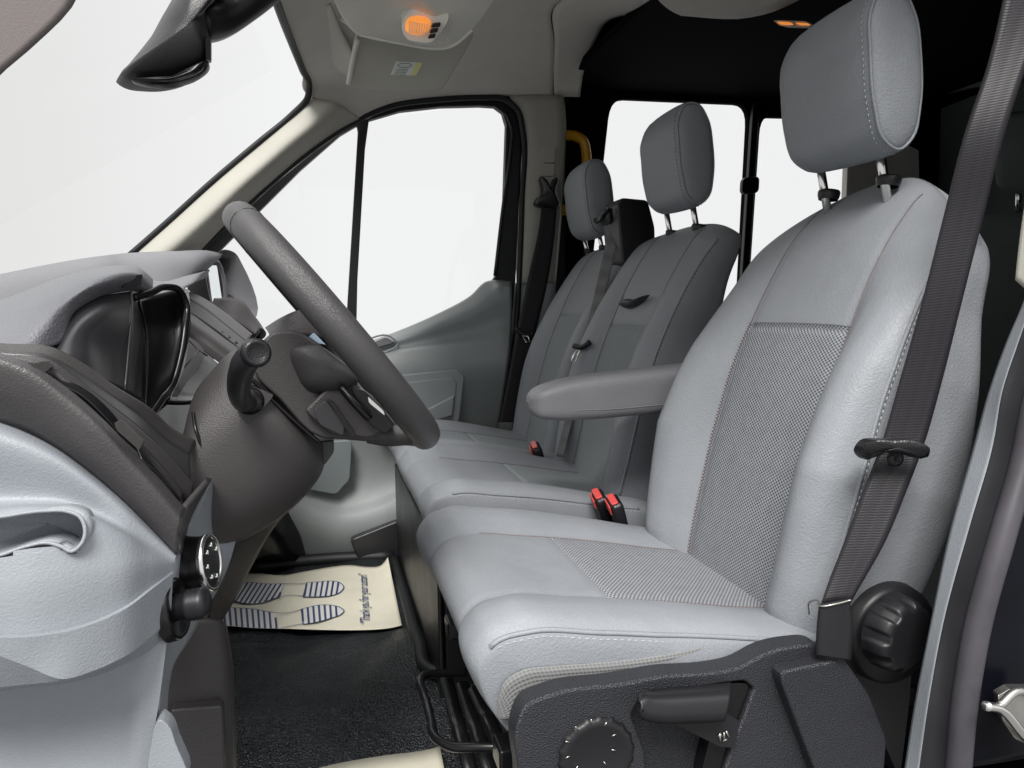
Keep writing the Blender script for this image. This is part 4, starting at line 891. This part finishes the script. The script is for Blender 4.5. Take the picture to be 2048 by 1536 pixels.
# column top cover with display strip beneath
skin('column_cover', [px([(530, 655, 1.0), (560, 636, 1.0), (610, 618, 1.02), (660, 640, 1.05)]), px([(540, 668, .95), (560, 668, .945), (610, 662, .95), (668, 672, .97)])], BRN, colm, lin=True, thick=.008)
plate('display_strip', px([(575, 666, .955), (625, 662, .955), (652, 690, .955), (600, 682, .955)]), SCR, colm, ext=(0, .006, 0), bev=.001)

# ---------------------------------------------------------------- steering wheel
whl = thing('steering_wheel', 'grey leather steering wheel seen edge on in front of the dash', 'steering wheel', (.013, 1.0, -.025))
axu = A((.60, 0, -.80)); axu /= np.linalg.norm(axu)   # down the wheel
wn_ = A((.80, 0, .60)); ctrw = (P(481, 440, Y=1.0)+P(845, 866, Y=1.0))/2
tilt = .03
Rw = float(np.linalg.norm(P(845, 866, Y=1.0)-P(481, 440, Y=1.0)))/2
axu = (P(845, 866, Y=1.0)-P(481, 440, Y=1.0))/(2*Rw); ayv = A((0, 1, 0)); ayv = ayv+A((-.02, 0, -.03)); ayv /= np.linalg.norm(ayv)
ringp = [ctrw+Rw*(math.cos(2*math.pi*i/72)*axu+math.sin(2*math.pi*i/72)*ayv) for i in range(72)]
WHL = mat('wheel_leather', (.052, .050, .052), .36, .5, bump=(700, .35, 'leather'), var=.06)
rimo = tube('rim', ringp, .0198, WHL, whl, closed=True, k=1, sm=False, seg=20)
for a in (150, 210):
    t = math.radians(a); c = ctrw+Rw*(math.cos(t)*axu+math.sin(t)*ayv); d = -math.sin(t)*axu+math.cos(t)*ayv
    revolve('rim_seam', c, d, [(-.0008, .0196), (-.0006, .0201), (.0006, .0201), (.0008, .0196)], GLS, rimo, 28)
hub_o = px([(540, 668), (590, 662), (640, 690), (700, 760), (760, 822), (800, 848), (812, 876), (760, 884), (690, 880), (642, 876), (560, 800), (508, 742)], Y=.94)
plate('hub', smooth(hub_o, 4, True), BRS, whl, ext=(0, .14, 0), bev=.016, seg=5)
pillow('airbag_cover', smooth(px([(582, 700), (625, 690), (665, 715), (715, 770), (700, 782), (650, 790), (615, 780), (592, 745)], Y=.938), 5, True), WHL, whl, depth=(.01, -.03, .008), back=(0, .04, 0))
plate('button_bezel', rounded(px([(608, 822), (660, 770), (700, 762), (762, 806), (785, 850), (740, 878), (660, 870)], Y=.925), .15), BRS, whl, ext=(0, .03, 0), bev=.005)
plate('button', rounded(px([(626, 822), (652, 800), (690, 850), (686, 872), (640, 850)], Y=.915), .15), SHR, whl, ext=(0, .02, 0), bev=.003)
plate('button', rounded(px([(655, 800), (668, 806), (712, 868), (706, 874), (690, 856)], Y=.908), .15), GLS, whl, ext=(0, .02, 0), bev=.002)
tube('button_divider', px([(682, 774, .912), (715, 812, .90), (740, 838, .90)]), .005, GLS, whl)
plate('spoke_trim', rounded(px([(700, 775), (728, 780), (790, 850), (770, 868), (740, 850)], Y=.918), .2), GLS, whl, ext=(0, .03, 0), bev=.004)
tube('spoke', [P(740, 862, Y=.96), P(775, 868, Y=.955), P(812, 866, Y=.95), P(836, 868, Y=.955)], .020, WHL, whl, flat=.8)
tube('spoke', [P(690, 740, Y=1.0), P(640, 660, Y=1.0), P(660, 640, Y=1.16)], .014, WHL, whl)
plate('spoke_badge', rounded(px([(735, 792, .905), (768, 822, .905), (770, 832, .905), (738, 806, .905)]), .2), CHR, whl, ext=(0, .003, 0), bev=.001)

# ================================================================= overhead
con = thing('overhead_console', 'taupe overhead console with lit amber map lamp on the cab roof', 'console', P(850, 30, Y=1.62))
oc = px([(668, 0, 1.60), (690, 40, 1.66), (722, 68, 1.70), (790, 82, 1.68), (890, 94, 1.64), (915, 84, 1.60), (960, 40, 1.54), (1000, -20, 1.48), (1040, -120, 1.30), (760, -200, 1.30), (640, -120, 1.36)])
oc = [A((p[0], p[1], min(p[2], .70))) for p in oc]
pz = resample(smooth(oc, 5, True), 90, True)
cz = sum(pz)/len(pz); rows = [[p+A((0, 0, .10)) for p in pz], [p for p in pz], [cz+(p-cz)*.985+A((0, 0, -.006)) for p in pz], [cz+(p-cz)*.95+A((0, 0, -.009)) for p in pz], [cz+(p-cz)*.5+A((0, 0, -.010)) for p in pz], [cz+(p-cz)*.01+A((0, 0, -.010)) for p in pz]]
grid('console_shell', rows, VIS, con, closed_u=True)
lo = [p*.965 for p in px([(810, 62, 1.615), (812, 38, 1.60), (830, 20, 1.59), (862, 17, 1.585), (890, 26, 1.575), (893, 34, 1.575), (880, 62, 1.585), (862, 82, 1.605), (838, 82, 1.615), (818, 76, 1.615)])]
_lc = sum(px([(812, 62, 1.55), (890, 26, 1.52)]))/2
lo = [_lc+(p-_lc)*1.12 for p in lo]
ml_ = plate('map_lamp', smooth(lo, 4, True), LNS, con, ext=(0, .03, .04), bev=.004)
pillow('amber_lens', smooth([p*.963 for p in px([(812, 62, 1.610), (815, 42, 1.60), (828, 36, 1.594), (862, 46, 1.588), (850, 68, 1.600), (830, 70, 1.61)])], 4, True), AMB, ml_, depth=(0, -.008, -.004), back=(0, .006, .006))
for k in range(3):
    v = 48+k*11; plate('lamp_button', rounded(px([(866-k*3, v), (882-k*5, v-2), (880-k*5, v+6), (862-k*3, v+8)], Y=1.518), .2), KNB, ml_, ext=(0, .006, .004), bev=.001)
merge_tubes('lens_ribs', [px([(820+i*5, 42+i*.9, 1.526), (819+i*4.4, 66+i*.7, 1.532)]) for i in range(8)], .0009, LNS, ml_, 5)
for u, v in ((918, 30), (884, 82)):
    tube('screw_cap', [P(u+13*math.cos(a), v+5*math.sin(a), Y=1.57) for a in [i*math.pi/5 for i in range(10)]], .0012, HDL, con, closed=True, seg=6)
tube('console_edge', px([(720, 70, 1.69), (790, 85, 1.67), (888, 97, 1.63), (914, 87, 1.59), (945, 60, 1.55)]), .003, VIS, con)
vs = thing('sun_visor', 'beige sun visor folded down with a white and yellow sticker', 'sun visor', P(820, 120, Y=1.78))
vo = px([(712, 70, 1.80), (800, 80, 1.80), (940, 66, 1.78), (952, 78, 1.77), (950, 92, 1.78), (930, 118, 1.82), (898, 160, 1.88), (885, 178, 1.90), (870, 182, 1.905), (790, 184, 1.91), (745, 182, 1.91), (720, 174, 1.90), (700, 174, 1.90), (694, 166, 1.89), (702, 120, 1.85)])
nv = np.cross(vo[6]-vo[0], vo[-2]-vo[0]); nv /= np.linalg.norm(nv); nv = nv if nv[1] > 0 else -nv
o0 = vo[0]; vo = [p-nv*np.dot(p-o0, nv) for p in vo]
vb = plate('visor_board', vo, mat('visor_board_vinyl', (.50, .49, .44), .75, .3, bump=(700, .3, 'leather'), var=.03), vs, ext=tuple(nv*.018), bev=.006, seg=4)
vd = px([(780, 152), (793, 122), (846, 124), (833, 150)], Y=1.80)
def onv(u, v, lift=.003):
    d = fw+R2*(u-1024)/F-U2*(v-768)/F; t = np.dot(o0, nv)/np.dot(d, nv); return d*t-nv*lift
st_ = plate('sticker', [onv(*q) for q in ((781, 148), (792, 121), (846, 124), (832, 150))], WHT, vb, ext=tuple(nv*.001), bev=0)
plate('sticker_panel', [onv(*q, .0036) for q in ((821, 149), (832, 123.5), (845, 124.5), (831.5, 149.5))], STY, st_, ext=tuple(nv*.0005), bev=0)
tube('sticker_emblem', [onv(809+14*math.cos(a), 128.5+4.0*math.sin(a), .0045) for a in [i*math.pi/7 for i in range(14)]], .0008, INKG, st_, closed=True, seg=5)
merge_tubes('sticker_lines', [[onv(792+k*-1.6, 136+k*3.2, .0045), onv(816-k*1.8, 136.6+k*3.2, .0045)] for k in range(4)], .0006, INKG, st_, 4)
tube('visor_hinge', px([(684, 36, 1.82), (696, 44, 1.82), (712, 60, 1.80), (722, 68, 1.79)]), .007, VIS, vs)
tube('visor_edge', px([(716, 78, 1.79), (706, 120, 1.84), (697, 168, 1.88)]), .006, VIS, vs)
skin('map_pocket', [px([(600, 20, 1.95), (640, 100, 2.12), (690, 150, 2.22), (730, 160, 2.25)]), px([(660, 10, 1.85), (690, 80, 2.0), (720, 130, 2.1), (745, 150, 2.2)])], VIS, vs, lin=True)
# tinted near-side visor corner at the very corner of the frame
nv2 = tag(plate('sun_visor', smooth(px([(-120, 260), (0, 146), (60, 95), (150, -10), (160, -120), (-120, -120)], Y=.72), 4, True), mat('visor_vinyl_taupe', (.17, .15, .145), .8, .2, bump=(700, .3, 'leather')), None, ext=(.0, .02, .01), bev=.006), 'blurred taupe visor edge beside the windscreen top, close to camera', 'sun visor')
# interior mirror
im = thing('interior_mirror', 'black rear view mirror hanging at the top of the windscreen', 'mirror', P(380, 90, Y=1.45))
sh = [(242, 148), (258, 128), (310, 62), (345, 0), (380, -50), (460, -60), (440, -10), (408, 26), (412, 60), (418, 100), (416, 128), (395, 150), (350, 166), (300, 168), (258, 160)]
pillow('mirror_shell', resample(smooth(px(sh, Y=1.45), 6, True), 80, True), BLK, im, depth=(.02, -.06, -.01), back=(-.02, .05, 0), p=2.0, rings=10)
pillow('mirror_lip', resample(smooth(px([(262, 160, 1.42), (300, 162, 1.41), (350, 158, 1.40), (400, 136, 1.40), (415, 120, 1.41), (416, 132, 1.42), (395, 152, 1.42), (350, 168, 1.42), (300, 170, 1.42)]), 4, True), 50, True), GLS, im, depth=(0, -.01, 0), back=(0, .02, 0))
tube('mirror_stem', px([(390, 50, 1.47), (430, 42, 1.5), (490, 5, 1.52), (560, -50, 1.55)]), .036, BLK, im, flat=.9)
plate('mirror_sensor', rounded(px([(410, 75, 1.40), (420, 72, 1.42), (420, 118, 1.42), (412, 120, 1.40)]), .2), GLS, im, ext=(0, .02, 0), bev=.003)

# ================================================================= near B pillar at the frame edge
np_ = thing('near_door_pillar', 'near black body pillar with grey rubber seals and a light trim strip', 'door pillar', (.64, .62, -.78))
L0 = px([(2075, 520, .70), (2048, 600, .70), (2010, 690, .69), (1975, 790, .68), (1945, 900, .67), (1900, 1060, .66), (1862, 1240, .65), (1830, 1400, .645), (1805, 1560, .64)])
L1 = px([(2090, 520, .67), (2066, 600, .67), (2035, 690, .66), (2003, 790, .65), (1988, 880, .645), (1940, 1050, .635), (1888, 1240, .63), (1858, 1400, .62), (1835, 1560, .62)])
L2 = px([(2130, 520, .64), (2110, 620, .64), (2078, 720, .63), (2052, 800, .625), (2030, 910, .62), (1985, 1070, .61), (1938, 1240, .605), (1910, 1400, .60), (1895, 1560, .60)])
skin('light_trim', [L0, L1], GRY, np_, lin=True, n=60, thick=.006)
skin('inner_seal', [L1, [(a+b)/2+A((0, .006, 0)) for a, b in zip(L1, L2)], L2], SEAL2, np_, n=60, k=6, thick=.006)
tube('outer_seal', [p+A((.006, -.006, 0)) for p in L2], .012, SEAL3, np_, k=6, seg=18)
L3 = [p+A((.008, .012, 0)) for p in L2]; L4 = [A((p[0]+.35, .60, p[2])) for p in L2]
skin('painted_body', [L3, L4], PNT, np_, lin=True, n=60, k=4, thick=.004)
skin('cream_trim', [px([(2030, 560, .72), (2040, 470, .72), (2062, 330, .72), (2090, 100, .72)]), px([(2075, 600, .70), (2085, 470, .70), (2110, 330, .70), (2150, 100, .70)])], BEI, np_, lin=True, n=30)
stk = thing('door_striker', 'worn steel latch striker at the lower edge of black body pillar', 'latch', P(2010, 1430, Y=.57))
plate('striker_plate', rounded(px([(1995, 1392), (2020, 1378), (2080, 1378), (2080, 1500), (2030, 1478), (2005, 1440)], Y=.575), .12), STL, stk, ext=(.004, .01, 0), bev=.003)
tube('striker_pin', px([(1972, 1412, .555), (2000, 1418, .56), (2048, 1470, .565), (2080, 1500, .57)]), .0045, CHR, stk)
tube('striker_ridge', px([(2000, 1412, .562), (2030, 1384, .565), (2080, 1400, .57)]), .004, STL, stk)
